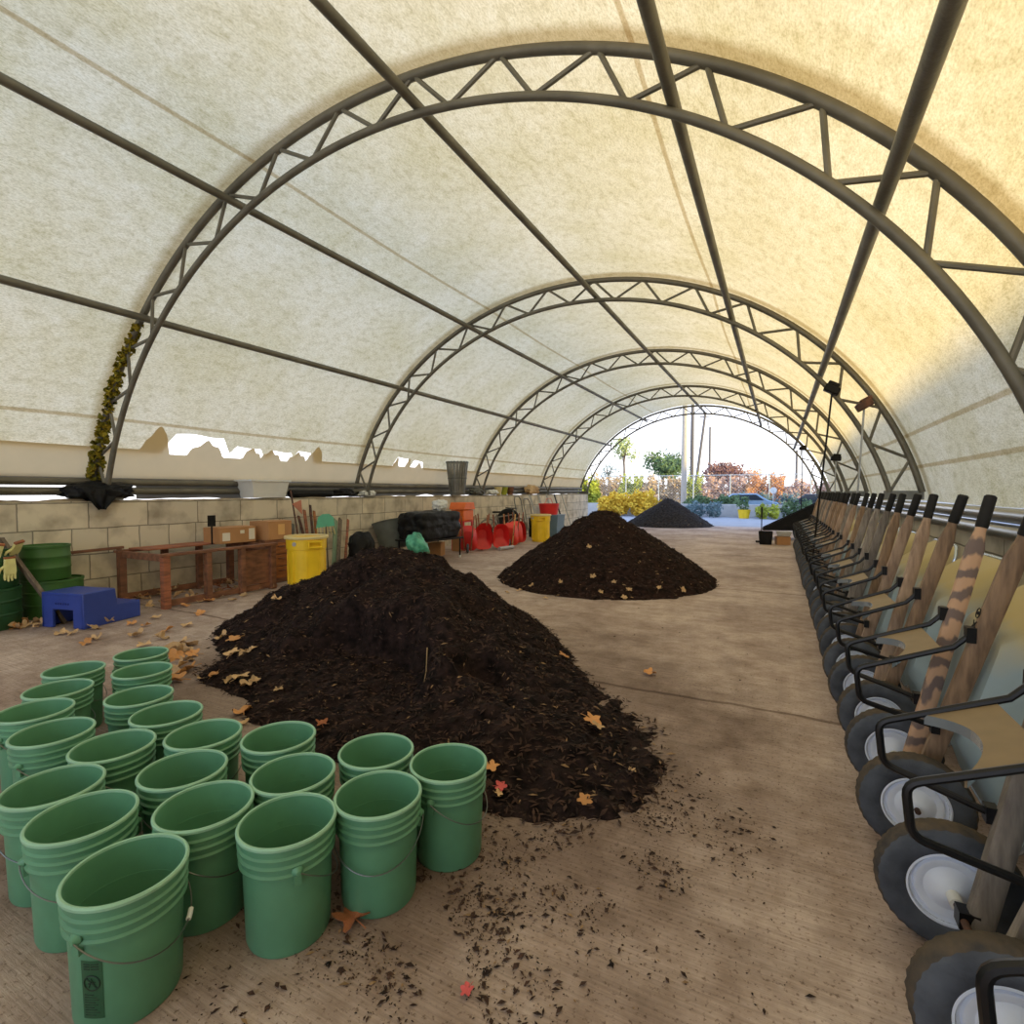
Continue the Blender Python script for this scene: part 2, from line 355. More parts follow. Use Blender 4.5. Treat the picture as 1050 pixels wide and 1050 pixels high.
# ragged lower edge on the left: holes between roof cloth and tan skirt
TEARS = [(4.62, 5.75, 2.36), (5.7, 6.4, 2.24), (6.4, 7.05, 2.22), (7.0, 7.5, 2.24), (9.9, 10.5, 2.3), (10.55, 11.1, 2.26)]
def roof_low(y):
    z = 2.06
    for a, b, q in TEARS:
        if a < y < b: z = max(z, 2.06+(q-2.06)*min(1, 6*min(y-a, b-y)/(b-a)))
    return z+.012*math.sin(y*9)*(z > 2.07)
FLAPS = [(4.34, 4.74, 2.44, .6), (5.02, 5.6, 2.27, .5), (5.95, 6.3, 2.22, .3), (6.28, 6.7, 2.2, .4), (6.85, 7.3, 2.2, .5), (7.3, 7.72, 2.36, .6), (9.85, 10.05, 2.3, .6), (10.3, 10.5, 2.3, .7), (10.75, 11.0, 2.22, .4)]
def skirt_top(y):
    z = 2.075 if not 4.66 < y < 7.45 else 2.03
    for a, b, q, s in FLAPS:
        if a < y < b:
            u = (y-a)/(b-a); h = u/s if u < s else (1-u)/(1-s)
            z = max(z, 2.03+(q-2.03)*min(1, h**.6)+.02*math.sin(u*17))
    return z
mb = MB(); ny = 760; nu = 72; cols = []; uvs = []
tR = PI-t_of_z(BF, 1.34)
for i in range(ny+1):
    y = YB+(YE-YB)*i/ny; t0 = t_of_z(BF, roof_low(y))
    for j in range(nu+1):
        t = t0+(tR-t0)*j/nu; mb.v.append(Vector(fab_pt(t, y))); uvs.append((t, y))
for i in range(ny):
    for j in range(nu):
        a = i*(nu+1)+j; mb.f.append((a, a+1, a+nu+2, a+nu+1)); mb.mi.append(0)
roof = mb.build('ceiling', 'roof_fabric'); tag(roof, 'translucent cream fabric roof stretched over the arched trusses', 'roof', kind='structure')
TT = [arc_at(PI*k/300) for k in range(301)]
def arc_l(t): k = t/PI*300; i = min(299, int(k)); return TT[i]+(TT[i+1]-TT[i])*(k-i)
uvl = roof.data.uv_layers.new(name='UVMap'); vi = [0]*len(roof.data.loops); roof.data.loops.foreach_get('vertex_index', vi)
fl = []
for q in vi: fl += [arc_l(uvs[q][0]), uvs[q][1]]
uvl.data.foreach_set('uv', fl)
# tan skirt hung inside the left eave
mb = MB(); n = 900; rows = 6
for i in range(n+1):
    y = YB+(YE-YB)*i/n; zt = skirt_top(y); zb = 1.66
    for j in range(rows+1):
        z = zb+(zt-zb)*j/rows; x, yy, zz = fab_pt(t_of_z(BF, z), y); mb.v.append(Vector((x+.05+.02*math.sin(y*2.1+z*3), y, z)))
for i in range(n):
    for j in range(rows):
        a = i*(rows+1)+j; mb.f.append((a, a+1, a+rows+2, a+rows+1)); mb.mi.append(0)
sk2 = MB()
for i in range(n+1):
    y = YB+(YE-YB)*i/n; zb = 1.60 if y < 4.42 else 1.385+.05*noise.noise(Vector((y*1.6, 1, 0)))-.02
    for z in (zb, (zb+1.7)/2, 1.7): sk2.v.append(Vector((fab_pt(t_of_z(BF, z), y)[0]-.03, y, z)))
for i in range(n):
    for j in range(2): a = i*3+j; sk2.f.append((a, a+1, a+4, a+3)); sk2.mi.append(0)
tag(sk2.build('eave_tarp', 'eave_cloth'), 'dull grey tarp strip behind the rail pipes along the left wall', 'tarp')
sk = mb.build('skirt_tarp', 'tan_skirt'); tag(sk, 'tan tarp skirt with torn flaps along the left eave above the block wall', 'tarp')
# floor, ground, walls
mb = MB(); mb.box((-3.3, 8.6, -.1), (12.6, 30.4, .2)); tag(mb.build('floor', 'floor_concrete', smooth=False), 'worn tan concrete slab', 'floor', kind='structure')
mb = MB(); mb.box((-5, 60, -.16), (160, 140, .2)); tag(mb.build('ground', 'asphalt', smooth=False), 'grey asphalt yard outside the open end', 'ground', kind='structure')
mb = MB(); mb.box((WL-.3, 8.7, TOPL/2), (.6, 29.8, TOPL)); tag(mb.build('wall_left', 'block_wall', smooth=False), 'low tan concrete block wall on the left', 'wall', kind='structure')
mb = MB(); mb.box((WR+.25, 8.7, TOPR/2), (.5, 29.8, TOPR)); tag(mb.build('wall_right', 'block_wall', smooth=False), 'low grey block wall behind the wheelbarrows', 'wall', kind='structure')
# concrete skim heaped unevenly on the left wall top
mb = MB(); n = 420; prof = []
for i in range(n+1):
    y = -6.1+29.6*i/n; hgt = .015+.075*max(0, noise.noise(Vector((y*1.3, 3, 0))))+.03*max(0, noise.noise(Vector((y*6, 9, 0))))
    for x, z in ((WL-.03, 0), (WL-.06, hgt*.8), (WL-.2, hgt), (WL-.36, hgt*.6), (WL-.4, 0)): mb.v.append(Vector((x, y, TOPL-.004+z)))
for i in range(n):
    for j in range(4): a = i*5+j; mb.f.append((a, a+1, a+6, a+5)); mb.mi.append(0)
tag(mb.build('trim_1', 'mortar_tan'), 'crumbled mortar along the top of the left wall', 'mortar', kind='structure')
# unseen building added on the right to keep low sun off eaves and yard
mb = MB(); mb.box((13.5, 6, 2.62), (5, 44, 5.24)); mb.prism([(-2.8, 0), (2.8, 0), (0, .5)], 44, (13.5, 28, 5.24), (1, 0, 0), (0, 0, 1)); mb.box((15, 30, 4.), (6, 10, 8.))
tag(mb.build('wall_shade_caster', 'block_wall', smooth=False), 'unseen block building added to shade the eaves and yard', 'building', kind='structure')

# ------------------------------------------------------------------ trusses and purlins
NP = 16
def truss(k, y, label):
    t = thing('arched_truss', label, 'truss', (CX, y, TOPL), 0, 'arched steel roof trusses')
    off = Vector((-CX, 0, -TOPL))
    def pt(a, b, th): x, z = ell(a, b, th); return Vector((x, 0, z))+off
    ti = t_of_z(BI, 1.46); to = t_of_z(BO, 1.46)
    mb = MB(); mb.tube([pt(AO, BO, to+(PI-2*to)*i/96) for i in range(97)], .042, 12); mb.build('upper_chord', 'truss_steel', t)
    mb = MB(); mb.tube([pt(AI, BI, ti+(PI-2*ti)*i/96) for i in range(97)], .035, 12); mb.build('lower_chord', 'truss_steel', t)
    for i in range(NP*2):
        th0 = ti+(PI-2*ti)*(i+.0)/(NP*2); th1 = ti+(PI-2*ti)*(i+1.)/(NP*2)
        a, b = (pt(AI, BI, th0), pt(AO, BO, th1)) if i % 2 == 0 else (pt(AO, BO, th0), pt(AI, BI, th1))
        mb = MB(); mb.tube([a, b], .020, 8); mb.build('web_brace', 'truss_steel', t)
    for sx in (-1, 1):
        mb = MB(); xx = sx*4.86; mb.box((xx, 0, .03 if sx < 0 else -.03), (.5, .3, .03)); mb.box((xx, 0, .08), (.45, .03, .12)); mb.tube([(xx-.15, .1, 0), (xx-.15, .1, .1)], .012, 6); mb.tube([(xx+.15, -.1, 0), (xx+.15, -.1, .1)], .012, 6)
        mb.build('foot_plate', 'galv', t, smooth=False)
TN = ['arched steel truss nearest the camera, spanning the whole picture', 'second arched steel truss from the camera, past the first heap', 'third arched steel truss from the camera, over the middle heap', 'fourth arched steel truss from the camera', 'pale arched steel truss framing the open far end']
for k, y in enumerate(ARCH_Y[1:]): truss(k, y, TN[k])
PUR = [(-7.0, 3.60, 'lowest roof purlin on the left side'), (-5.35, 4.62, 'upper left roof purlin, second up from the left eave'), (-2.88, 4.84, 'steel roof purlin just left of the ridge'), (-.70, 4.16, 'steel roof purlin right of the ridge, above the open end'), (.516, 3.19, 'thick low steel purlin on the right, above the wheelbarrows')]
for x, z, lb in PUR:
    mb = MB(); mb.tube([(0, YB, 0), (0, 23.9, 0)], .044, 12); o = mb.build('roof_purlin', 'truss_steel', loc=(x, 0, z)); tag(o, lb, 'purlin', 'lengthwise roof purlins')
for z, r, lb in [(1.60, .05, 'upper steel rail pipe along the left wall'), (1.475, .055, 'lower steel rail pipe along the left wall')]:
    mb = MB(); mb.tube([(0, YB, 0), (0, 23.6, 0)], r, 12); tag(mb.build('rail_pipe', 'pipe_steel' if 0 else 'truss_steel', loc=(WL-.33, 0, z)), lb, 'pipe', 'rail pipes on the left wall')
for z, r, lb in [(1.305, .052, 'upper shiny galvanised pipe along the right wall'), (1.19, .055, 'lower shiny galvanised pipe along the right wall')]:
    mb = MB(); mb.tube([(0, YB, 0), (0, 23.6, 0)], r, 16); tag(mb.build('wall_pipe', 'pipe_steel', loc=(WR-.06, 0, z)), lb, 'pipe', 'galvanised pipes on the right wall')

# moss on the near left truss foot
mb = MB()
for k in range(320):
    u = random.random(); t = t_of_z(BO, 1.55)+(t_of_z(BO, 3.55)-t_of_z(BO, 1.55))*u**1.15
    x, z = ell(AO, BO, t); a = random.random()*2*PI; rr = .07*(1-.4*u)
    c = Vector((x+.04+rr*math.cos(a), 3.82+rr*math.sin(a)-.02, z)); s = random.uniform(.025, .06)
    vs = [c+Vector((random.gauss(0, 1), random.gauss(0, 1), random.gauss(0, 1))).normalized()*s for _ in range(6)]
    mb.add(vs, [(0, 1, 2), (0, 2, 3), (0, 3, 4), (0, 4, 5), (5, 4, 1), (1, 4, 3), (1, 2, 5), (2, 3, 5)])
tag(mb.build('moss', 'moss'), 'yellow green moss growing up the nearest truss leg on the left', 'moss', kind='stuff')

# ------------------------------------------------------------------ buckets
def bucket_meshes():
    prof = [(.0, .004), (.122, .004), (.128, .0), (.132, .012), (.139, .262), (.150, .266), (.151, .272), (.145, .278), (.1455, .291), (.152, .295), (.153, .301), (.1465, .307), (.147, .319), (.153, .323), (.154, .329), (.148, .335), (.149, .356), (.155, .360), (.1555, .368), (.152, .371), (.147, .368), (.1445, .35), (.126, .014), (.0, .012)]
    body = MB().lathe(prof, 56)
    lug = MB().lathe([(0, 0), (.016, 0), (.018, .006), (.012, .014), (.007, .02), (0, .021)], 14, axis='x'); lug.v = [v+Vector((.143, 0, .282)) for v in lug.v]
    lug.box((.146, 0, .262), (.012, .022, .05))
    bail = MB(); pts = []
    for i in range(25):
        a = PI*i/24; x = math.cos(a)*.161; s = math.sin(a)
        pts.append((x, -.156*s, .284-.112*s))
    bail.tube([(.15, 0, .284)]+pts+[(-.15, 0, .284)], .0022, 6)
    return body, lug, bail
_b, _l, _w = bucket_meshes()
bk = thing('bucket', '', 'bucket', group='green buckets on the slab')
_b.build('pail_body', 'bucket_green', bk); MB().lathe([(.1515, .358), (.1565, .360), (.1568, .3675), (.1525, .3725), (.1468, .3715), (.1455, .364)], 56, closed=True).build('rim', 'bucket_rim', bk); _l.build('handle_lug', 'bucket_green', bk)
l2 = _l.build('handle_lug', 'bucket_green', bk); l2.rotation_euler.z = PI
_w.build('wire_handle', 'wire', bk)
BK = [((130, 890), 'nearest green bucket, wire handle with white grip and a printed warning panel', 41),
 ((85, 836), 'green bucket just left of the nearest printed one, half hidden behind it', 4),
 ((55, 805), 'green bucket at the left picture edge, second left from the nearest one', -12),
 ((210, 825), 'green bucket directly behind the nearest one, right of centre in the front cluster', 50),
 ((295, 840), 'front right green bucket with a nicked rim beside the big brown leaf', 100),
 ((188, 788), 'green bucket in the middle of the cluster, second behind the nearest one', 20),
 ((116, 764), 'green bucket in the left half, behind the bucket at the left picture edge', 70),
 ((54, 750), 'green bucket on the left whose three ribs show above its neighbours', 40),
 ((36, 728), 'leftmost green bucket touching the picture edge, behind the ribbed one', 30),
 ((60, 706), 'green bucket third from the far end of the left row', 80),
 ((76, 686), 'green bucket second from the far end of the left row', 65),
 ((145, 670), 'farthest green bucket at the back of the cluster beside fallen leaves', 10),
 ((146, 687), 'green bucket directly in front of the farthest one', 35),
 ((143, 713), 'green bucket third from the back in the far right row', 90),
 ((171, 731), 'green bucket fourth from the back, near the fan of tan leaves', 120),
 ((209, 752), 'green bucket fifth along the back row, at the foot of the mulch', 15),
 ((286, 755), 'green bucket sixth along the back row, against the mulch heap', 60),
 ((301, 792), 'green bucket directly behind the nicked front right bucket', 75),
 ((386, 769), 'green bucket at the back beside the rightmost one', 140),
 ((388, 813), 'green bucket second from the right with its wire handle drooping', -6),
 ((460, 781), 'rightmost green bucket standing at the edge of the mulch', 62)]
for i, ((px, py), lb, rz) in enumerate(BK):
    o = bk if i == 0 else dup(bk); p = at_z(px, py, .37); o.location = (p.x, p.y, 0.001); o['label'] = lb
    o.rotation_euler.z = R(rz)+math.atan2(p.y, p.x)-PI/2 if True else 0
# nearest bucket: bail grip and printed panel with a crossed-out circle
body0 = bk.children[0]
g = MB(); g.tube([(.161*math.cos(q), -.156*math.sin(q), .284-.112*math.sin(q)) for q in (.30*PI, .33*PI, .36*PI)], .0075, 10); g.build('handle_grip', 'white_plastic', [c for c in bk.children if c.name.startswith('wire_handle')][0])
def on_bucket(u, z, lift=.0007): # u = angle, z -> surface point
    r = .132+(.139-.132)*(z-.012)/.25+lift; return Vector((r*math.cos(u), r*math.sin(u), z))
U0 = R(192)
mb = MB(); n = 10
for k in range(2): 
    for i in range(n+1): mb.v.append(on_bucket(U0-.21+.42*i/n, .05 if k == 0 else .215))
for i in range(n): mb.f.append((i, i+1, n+2+i, n+1+i)); mb.mi.append(0)
pn = mb.build('printed_panel', 'bucket_print', body0); pn['label'] = 'dark printed warning panel'
mb = MB()
def stroke(pts, r=.0016): mb.tube([on_bucket(U0+a/.137, z, .0012) for a, z in pts], r, 5)
stroke([(.021*math.cos(2*PI*k/20), .152+.021*math.sin(2*PI*k/20)) for k in range(21)], .002)
stroke([(-.015, .167), (.015, .137)], .002); stroke([(-.008, .14), (0, .165), (.008, .145)]); stroke([(-.01, .15), (.01, .155)])
for z in (.205, .198, .191): stroke([(-.02, z), (-.004, z)], .0014); stroke([(0, z), (.02, z)], .0014)
for q in range(9): stroke([(-.022, .118-.0072*q), (.004+.017*((q*7) % 5)/5, .118-.0072*q)], .0012)
mb.build('warning_mark', 'print_dark', pn)

# ------------------------------------------------------------------ wheelbarrows, stood up against the right wall
def P3(s, n, y):   # along the handle s, off it towards the wall n
    d = Vector((.30, 0, 1.24)).normalized(); q = Vector((d.z, 0, -d.x)); return Vector((.04, 0, .2))+d*s+q*n+Vector((0, y, 0))
def hy(s): return .102+.168*s/1.283
def make_barrow(x0):
    t = thing('wheelbarrow', '', 'wheelbarrow', (x0, 0, 0), 0, 'wheelbarrows stood upright along the right wall')
    for sg in (-1, 1):
        # handle: squared beam, necked to a round grip
        mb = MB(); rings = []
        for s, wx, wy, rnd in [(-.05, .032, .024, 0), (.0, .032, .024, 0), (1.04, .032, .024, 0), (1.085, .026, .022, .5), (1.12, .021, .02, 1), (1.27, .019, .019, 1)]:
            c = P3(s, 0, sg*hy(max(0, s))); q = P3(s, 1, 0)-P3(s, 0, 0); rg = []
            for k in range(16):
                a = 2*PI*k/16+PI/16; ca, sa = math.cos(a), math.sin(a); e = max(abs(ca), abs(sa)); f = (1/e)*(1-rnd)+rnd; f = min(f, 1.28)
                rg.append(c+q*(ca*f*wx)+Vector((0, sa*f*wy, 0)))
            rings.append(rg)
        mb.v = [v for r_ in rings for v in r_]
        for i in range(len(rings)-1):
            for k in range(16): mb.f.append((i*16+k, i*16+(k+1) % 16, i*16+16+(k+1) % 16, i*16+16+k)); mb.mi.append(0)
        mb.f += [tuple(range(16)), tuple(range(80, 96))]; mb.mi += [0, 0]
        hd = mb.build('handle', 'handle_pale', t)
        mb = MB(); mb.tube([P3(s, 0, sg*hy(s)) for s in (1.135, 1.14, 1.20, 1.28, 1.287)], [.022, .0245, .0245, .024, .017], 16); mb.build('grip', 'black_grip', hd)
        # leg: bent bar out into the aisle and back
        y = sg*.205
        hp = P3(.70, -.036, y); lo = P3(.30, -.036, sg*.17)
        A = [hp+Vector((.02, 0, .03)), hp+Vector((-.012, 0, .0)), hp+Vector((-.05, 0, -.042))]
        cor = Vector((-.205, y, .71)); cor2 = Vector((-.19, y, .575))
        def rc(p, q, r_, d=.032):
            a = q+(p-q).normalized()*d; b = q+(r_-q).normalized()*d
            return [a+(q-a)*k*(2-k)*0+((a*(1-k)**2)+(q*2*k*(1-k))+(b*k*k)-a) for k in (0, .25, .5, .75, 1)]
        pts = A+rc(A[-1], cor, cor2)+rc(cor, cor2, lo)+[lo]
        mb = MB(); mb.tube(pts, .0115, 8); mb.box(hp+Vector((0, 0, .015)), (.03, .045, .06)); mb.box(lo, (.03, .04, .05)); mb.build('leg', 'black_steel', t)
        # wheel
        yw = sg*.25
        mb = MB(); N = 72; prof = []
        base = [(.108, -.030), (.122, -.042), (.150, -.046), (.178, -.042), (.191, -.034), (.1985, -.020), (.2005, 0), (.1985, .020), (.191, .034), (.178, .042), (.150, .046), (.122, .042), (.108, .030)]
        vs = []
        for j in range(N):
            a = 2*PI*j/N
            for i, (r_, w) in enumerate(base):
                if 4 <= i <= 8: r_ += (.002 if (j+i) % 2 else -.002)*(1 if i != 6 else .4)
                vs.append((r_*math.cos(a), yw+w, .2+r_*math.sin(a)))
        fs = []; m_ = len(base); mi = []
        for j in range(N):
            for i in range(m_-1): fs.append((j*m_+i, ((j+1) % N)*m_+i, ((j+1) % N)*m_+i+1, j*m_+i+1)); mi.append(1 if 4 <= i <= 7 else 0)
        mb.v = [Vector(v) for v in vs]; mb.f = fs; mb.mi = mi
        w_ = mb.build('wheel', ['rubber', 'tread'], t)
        mb = MB()
        for q in (-1, 1):
            mb.lathe([(.118, q*.030), (.119, q*.038), (.112, q*.040), (.107, q*.026), (.098, q*.022), (.094, q*.030), (.088, q*.031), (.070, q*.024), (.055, q*.030), (.036, q*.050), (.018, q*.056), (.0, q*.056)], 40, (0, yw, .2), 'y')
        mb.build('hub', 'hub_paint', w_)
        mb = MB(); mb.tube([(0, yw-sg*.10, .2), (0, yw-sg*.045, .2)], .019, 12); mb.build('spacer', 'white_plastic', t)
    mb = MB(); mb.tube([(0, -.325, .2), (0, .325, .2)], .0105, 10); mb.build('axle', 'rust', t)
    for sg in (-1, 1):
        mb = MB(); mb.box((.012, sg*.105, .2), (.05, .05, .05)); mb.tube([(0, sg*.105, .18), (.03, sg*.105, .12)], .014, 8); mb.build('axle_bracket', 'black_steel', t)
    # tray: dished steel, mouth to the wall
    def rect(s0, s1, w0, w1, n, rad, k=6):
        out = []
        cs = [(s1-rad, w1-rad, 0), (s0+rad, w0-rad, 1), (s0+rad, -w0+rad, 2), (s1-rad, -w1+rad, 3)]
        for cs_, cw, qd in cs:
            for i in range(k+1):
                a = PI/2*(i/k)+[0, PI/2, PI, 3*PI/2][qd]
                ds = math.cos(a)*rad if True else 0; dw = math.sin(a)*rad
                # start pointing +s then rotate towards +w
                out.append(P3(cs_+ds, n, cw+dw) if qd in (0, 1, 2, 3) else None)
        return out
    L = [rect(.30, .72, .19, .21, .045, .07), rect(.26, .76, .215, .235, .050, .09), rect(.2, .82, .24, .262, .10, .1), rect(.05, .93, .29, .315, .20, .1), rect(-.04, 1.0, .325, .345, .285, .1)]
    L2 = [[p+Vector((.004, 0, -.001)) for p in r_] for r_ in L]
    # corner order: +s+w, -s+w (angles from 90), so remap
    mb = MB(); k = len(L[0]); allr = L+[[p+(P3(0, .006, 0)-P3(0, 0, 0)) for p in L[-1]]]
    inner = [[p+(P3(0, .012, 0)-P3(0, 0, 0)) for p in r_] for r_ in reversed(L)]
    mb.v = [v for r_ in L+inner for v in r_]; nr = len(L)*2
    for i in range(nr-1):
        for j in range(k): mb.f.append((i*k+j, i*k+(j+1) % k, (i+1)*k+(j+1) % k, (i+1)*k+j)); mb.mi.append(0)
    mb.f += [tuple(range(k)), tuple((nr-1)*k+j for j in range(k))]; mb.mi += [0, 0]
    tr = mb.build('tray', 'tray_paint', t)
    mb = MB(); mb.tube(L[-1], .0095, 8, closed=True); mb.build('rolled_rim', 'bright_edge', tr)
    # pressed brace plate between the legs, hollow front edge turned down
    mb = MB(); top = []; nn = 14
    for i in range(nn+1):
        y = -.20+.40*i/nn; u = y/.2; xf = -.085+.08*(1-u*u); xb = .09
        zf = .71+(xf+.205)*.40; zb = .71+(xb+.205)*.40
        top.append((Vector((xf, y, zf-.03)), Vector((xf, y, zf)), Vector((xb, y, zb)), Vector((xb, y, zb-.004)), Vector((xf+.006, y, zf-.006)), Vector((xf+.006, y, zf-.03))))
    mb.v = [v for r_ in top for v in r_]
    for i in range(nn):
        for j in range(6): mb.f.append((i*6+j, i*6+(j+1) % 6, i*6+6+(j+1) % 6, i*6+6+j)); mb.mi.append(1 if j in (0, 4, 5) else 0)
    mb.f += [tuple(range(6)), tuple(nn*6+j for j in range(6))]; mb.mi += [0, 0]
    mb.build('leg_brace', ['brace_dust', 'bright_edge'], t)
    return t
wb0 = make_barrow(.52)
WBY = [.86, 1.86, 2.86, 3.80, 4.75, 5.70, 6.64, 7.85, 8.72, 9.55, 10.42, 11.28, 12.1, 12.95, 13.8]
WBL = ['nearest upright wheelbarrow, only its black leg showing at the lower right corner', 'second upright wheelbarrow from the camera, its axle and two big tires showing', 'third upright wheelbarrow with a stamped handle and a boldly banded handle', 'fourth upright wheelbarrow, its handles weathered pinkish grey and tan', 'fifth upright wheelbarrow from the camera, with tan handles']
WM = [('handle_grey', 'handle_grey'), ('handle_grey', 'handle_grey'), ('handle_brown', 'handle_banded'), ('handle_brown', 'handle_pale'), ('handle_pale', 'handle_brown'), ('handle_grey', 'handle_grey'), ('handle_grey', 'handle_brown')]
hmesh = {}
for i, y in enumerate(WBY):
    o = wb0 if i == 0 else dup(wb0)
    o.location = (.52+random.uniform(-.01, .01), y, 0.001); o.rotation_euler.z = R(random.uniform(-1.2, 1.2))
    o['label'] = WBL[i] if i < len(WBL) else 'upright wheelbarrow leaning at the right wall, %s in the row from the camera' % ORD(i)
    w = WM[i] if i < len(WM) else random.choice([('handle_pale', 'handle_grey'), ('handle_brown', 'handle_pale'), ('handle_pale', 'handle_brown')])
    hs = [c for c in o.children if c.name.startswith('handle')]
    for c, mname in zip(hs, w):
        key = (c.data.name.split('|')[0], mname)
        c.material_slots[0].link = 'OBJECT'; c.material_slots[0].material = MATS[mname]
    for c in o.children:
        if c.name.startswith('wheel'):
            pass
    if i == 2:   # branded mark on the near handle
        mb = MB(); c0 = P3(.76, -.0375, -hy(.76)); d = (P3(1, 0, 0)-P3(0, 0, 0)); e = Vector((0, 1, 0))
        def st(pts, r_=.0022): mb.tube([c0+d*a*1.5+e*b*1.5 for a, b in pts], r_, 5)
        st([(.030+.013*math.sin(2*PI*k/16), .013*math.cos(2*PI*k/16)) for k in range(17)])
        st([(.030+.004*math.sin(2*PI*k/8), .004*math.cos(2*PI*k/8)) for k in range(9)])
        st([(.008, -.012), (-.006, 0), (.008, .012)]); st([(-.010, -.012), (.002, 0), (-.010, .012)]); st([(-.018, -.012), (-.028, -.004), (-.018, .004), (-.028, .012)])
        mk = mb.build('branded_mark', 'black_grip', hs[0])

# ------------------------------------------------------------------ mulch heaps
def heap(name, label, hf, x0, x1, y0, y1, step, mname, nchips, seed, chipsize, cat='mulch heap', edge=.02, lightfrac=.03):
    rnd = random.Random(seed); cx, cy = (x0+x1)/2, (y0+y1)/2
    t = thing(name, label, cat, (cx, cy, 0))
    nx = int((x1-x0)/step); ny_ = int((y1-y0)/step); idx = {}; mb = MB()
    hv = {}
    for i in range(nx+1):
        for j in range(ny_+1):
            x = x0+(x1-x0)*i/nx; y = y0+(y1-y0)*j/ny_; h = hf(x, y); hv[i, j] = h
    def vid(i, j):
        if (i, j) not in idx:
            h = hv[i, j]; x = x0+(x1-x0)*i/nx; y = y0+(y1-y0)*j/ny_
            if h > 0: h += .045*noise.noise(Vector((x*9, y*9, seed)))+.022*noise.noise(Vector((x*23, y*23, seed)))
            idx[i, j] = len(mb.v); mb.v.append(Vector((x-cx, y-cy, max(h, -.01 if h <= 0 else .003))))
        return idx[i, j]
    for i in range(nx):
        for j in range(ny_):
            q = [(i, j), (i+1, j), (i+1, j+1), (i, j+1)]
            if max(hv[a] for a in q) > 0: mb.f.append([vid(*a) for a in q]); mb.mi.append(0)
    mb.build('mulch_body', mname, t)
    mb = MB()
    k = 0; tries = 0
    while k < nchips and tries < nchips*8:
        tries += 1
        x = rnd.uniform(x0, x1); y = rnd.uniform(y0, y1); h = hf(x, y)
        if h < -edge: continue
        if h < 0 and rnd.random() < (-h/edge): continue
        h = max(h, 0)+(.045*noise.noise(Vector((x*9, y*9, seed)))+.022*noise.noise(Vector((x*23, y*23, seed))) if h > 0 else 0)
        gx = hf(x+.03, y)-hf(x-.03, y); gy = hf(x, y+.03)-hf(x, y-.03)
        if h <= 0: gx = gy = 0
        nrm = Vector((-gx/.06, -gy/.06, 1)).normalized()
        ln = rnd.uniform(.4, 1.3)*chipsize; wd = ln*rnd.uniform(.16, .34); th = wd*.35
        d = Vector((rnd.gauss(0, 1), rnd.gauss(0, 1), rnd.gauss(0, .45))); d = (d-nrm*d.dot(nrm)*.6).normalized(); s_ = d.cross(nrm).normalized(); u = s_.cross(d)
        c = Vector((x-cx, y-cy, max(h, .004)+.006))
        vs = [c-d*ln/2, c-s_*wd/2+u*th, c+s_*wd/2+u*th*.4, c+d*ln/2, c-u*th*.6]
        mb.cur = 1 if rnd.random() < lightfrac else 0
        mb.add(vs, [(0, 1, 2), (1, 3, 2), (0, 4, 1), (1, 4, 3), (3, 4, 2), (2, 4, 0)]); k += 1
    o = mb.build('bark_chips', ['chip', 'chip_light'], t, smooth=False); o['kind'] = 'stuff'
    return t
def smax(vals, k=.06):
    m_ = max(vals); return m_+k*math.log(sum(math.exp((v-m_)/k) for v in vals))
def cone(x, y, ax, ay, top, slope, rx=1., ry=1., rot=0.):
    dx, dy = x-ax, y-ay; c, s = math.cos(rot), math.sin(rot); u = (dx*c+dy*s)/rx; v = (-dx*s+dy*c)/ry
    r_ = math.hypot(u, v); return top-slope*(math.sqrt(r_*r_+.02)-.1)
def H1(x, y):
    h = smax([cone(x, y, -3.98, 4.65, 1.0, .62), cone(x, y, -3.3, 4.15, .84, .55), cone(x, y, -2.65, 3.6, .66, .52), cone(x, y, -1.95, 3.1, .40, .40), cone(x, y, -1.25, 2.70, .25, .27), cone(x, y, -3.6, 2.75, .075, .07),
              cone(x, y, -3.25, 2.5, .10, .13), cone(x, y, -2.3, 2.2, .12, .2), cone(x, y, -4.6, 4.2, .50, .5)], .07)-.085
    # ragged face where the near side has been shovelled away
    q = math.hypot((x+2.95)/.95, (y-2.70)/.78)+.28*noise.noise(Vector((x*1.6, y*1.6, 4)))+.10*noise.noise(Vector((x*5, y*5, 6)))
    k = 1-smooth01((q-.84)/.20)
    if h > .07: h += (.055-h)*k*.95
    q = math.hypot((x+3.75)/.34, (y-4.0)/.30); h -= .2*(1-smooth01((q-.5)/.6))
    q = math.hypot((x+1.85)/.30, (y-3.12)/.26)+.2*noise.noise(Vector((x*6, y*6, 1))); h -= .19*(1-smooth01((q-.5)/.45))
    g = min(1, max(0, h*4)); g2 = min(1, max(.25, h*4))
    h += .14*noise.noise(Vector((x*1.7, y*1.7, 1.3)))*g+.10*noise.noise(Vector((x*4, y*4, 5)))*g2
    d = (y-1.92)+.12*(x+2.3)*(x > -2.3)-.05
    d -= .3*smooth01((-3.0-x)/.4)
    if d < .25: h -= (.25-d)*.5
    return h
heap('mulch_heap', 'big dark brown mulch heap behind the green buckets', H1, -5.6, .1, 1.55, 6.8, .028, 'mulch_dark', 17000, 3, .05)
AP2 = (-2.66, 8.75)
def H2(x, y):
    h = smax([cone(x, y, AP2[0], AP2[1], 1.27, .70), cone(x, y, AP2[0]+.1, AP2[1]-.3, 1.02, .62)], .05)-.06
    h += .10*noise.noise(Vector((x*1.5+7, y*1.5, 1.3)))*min(1, max(0, h*4))+.04*noise.noise(Vector((x*4, y*4, 5)))
    return h
heap('mulch_heap', 'pointed brown mulch heap in the middle of the shelter', H2, -5.1, -.3, 6.2, 11.2, .045, 'mulch_brown', 7000, 5, .06)
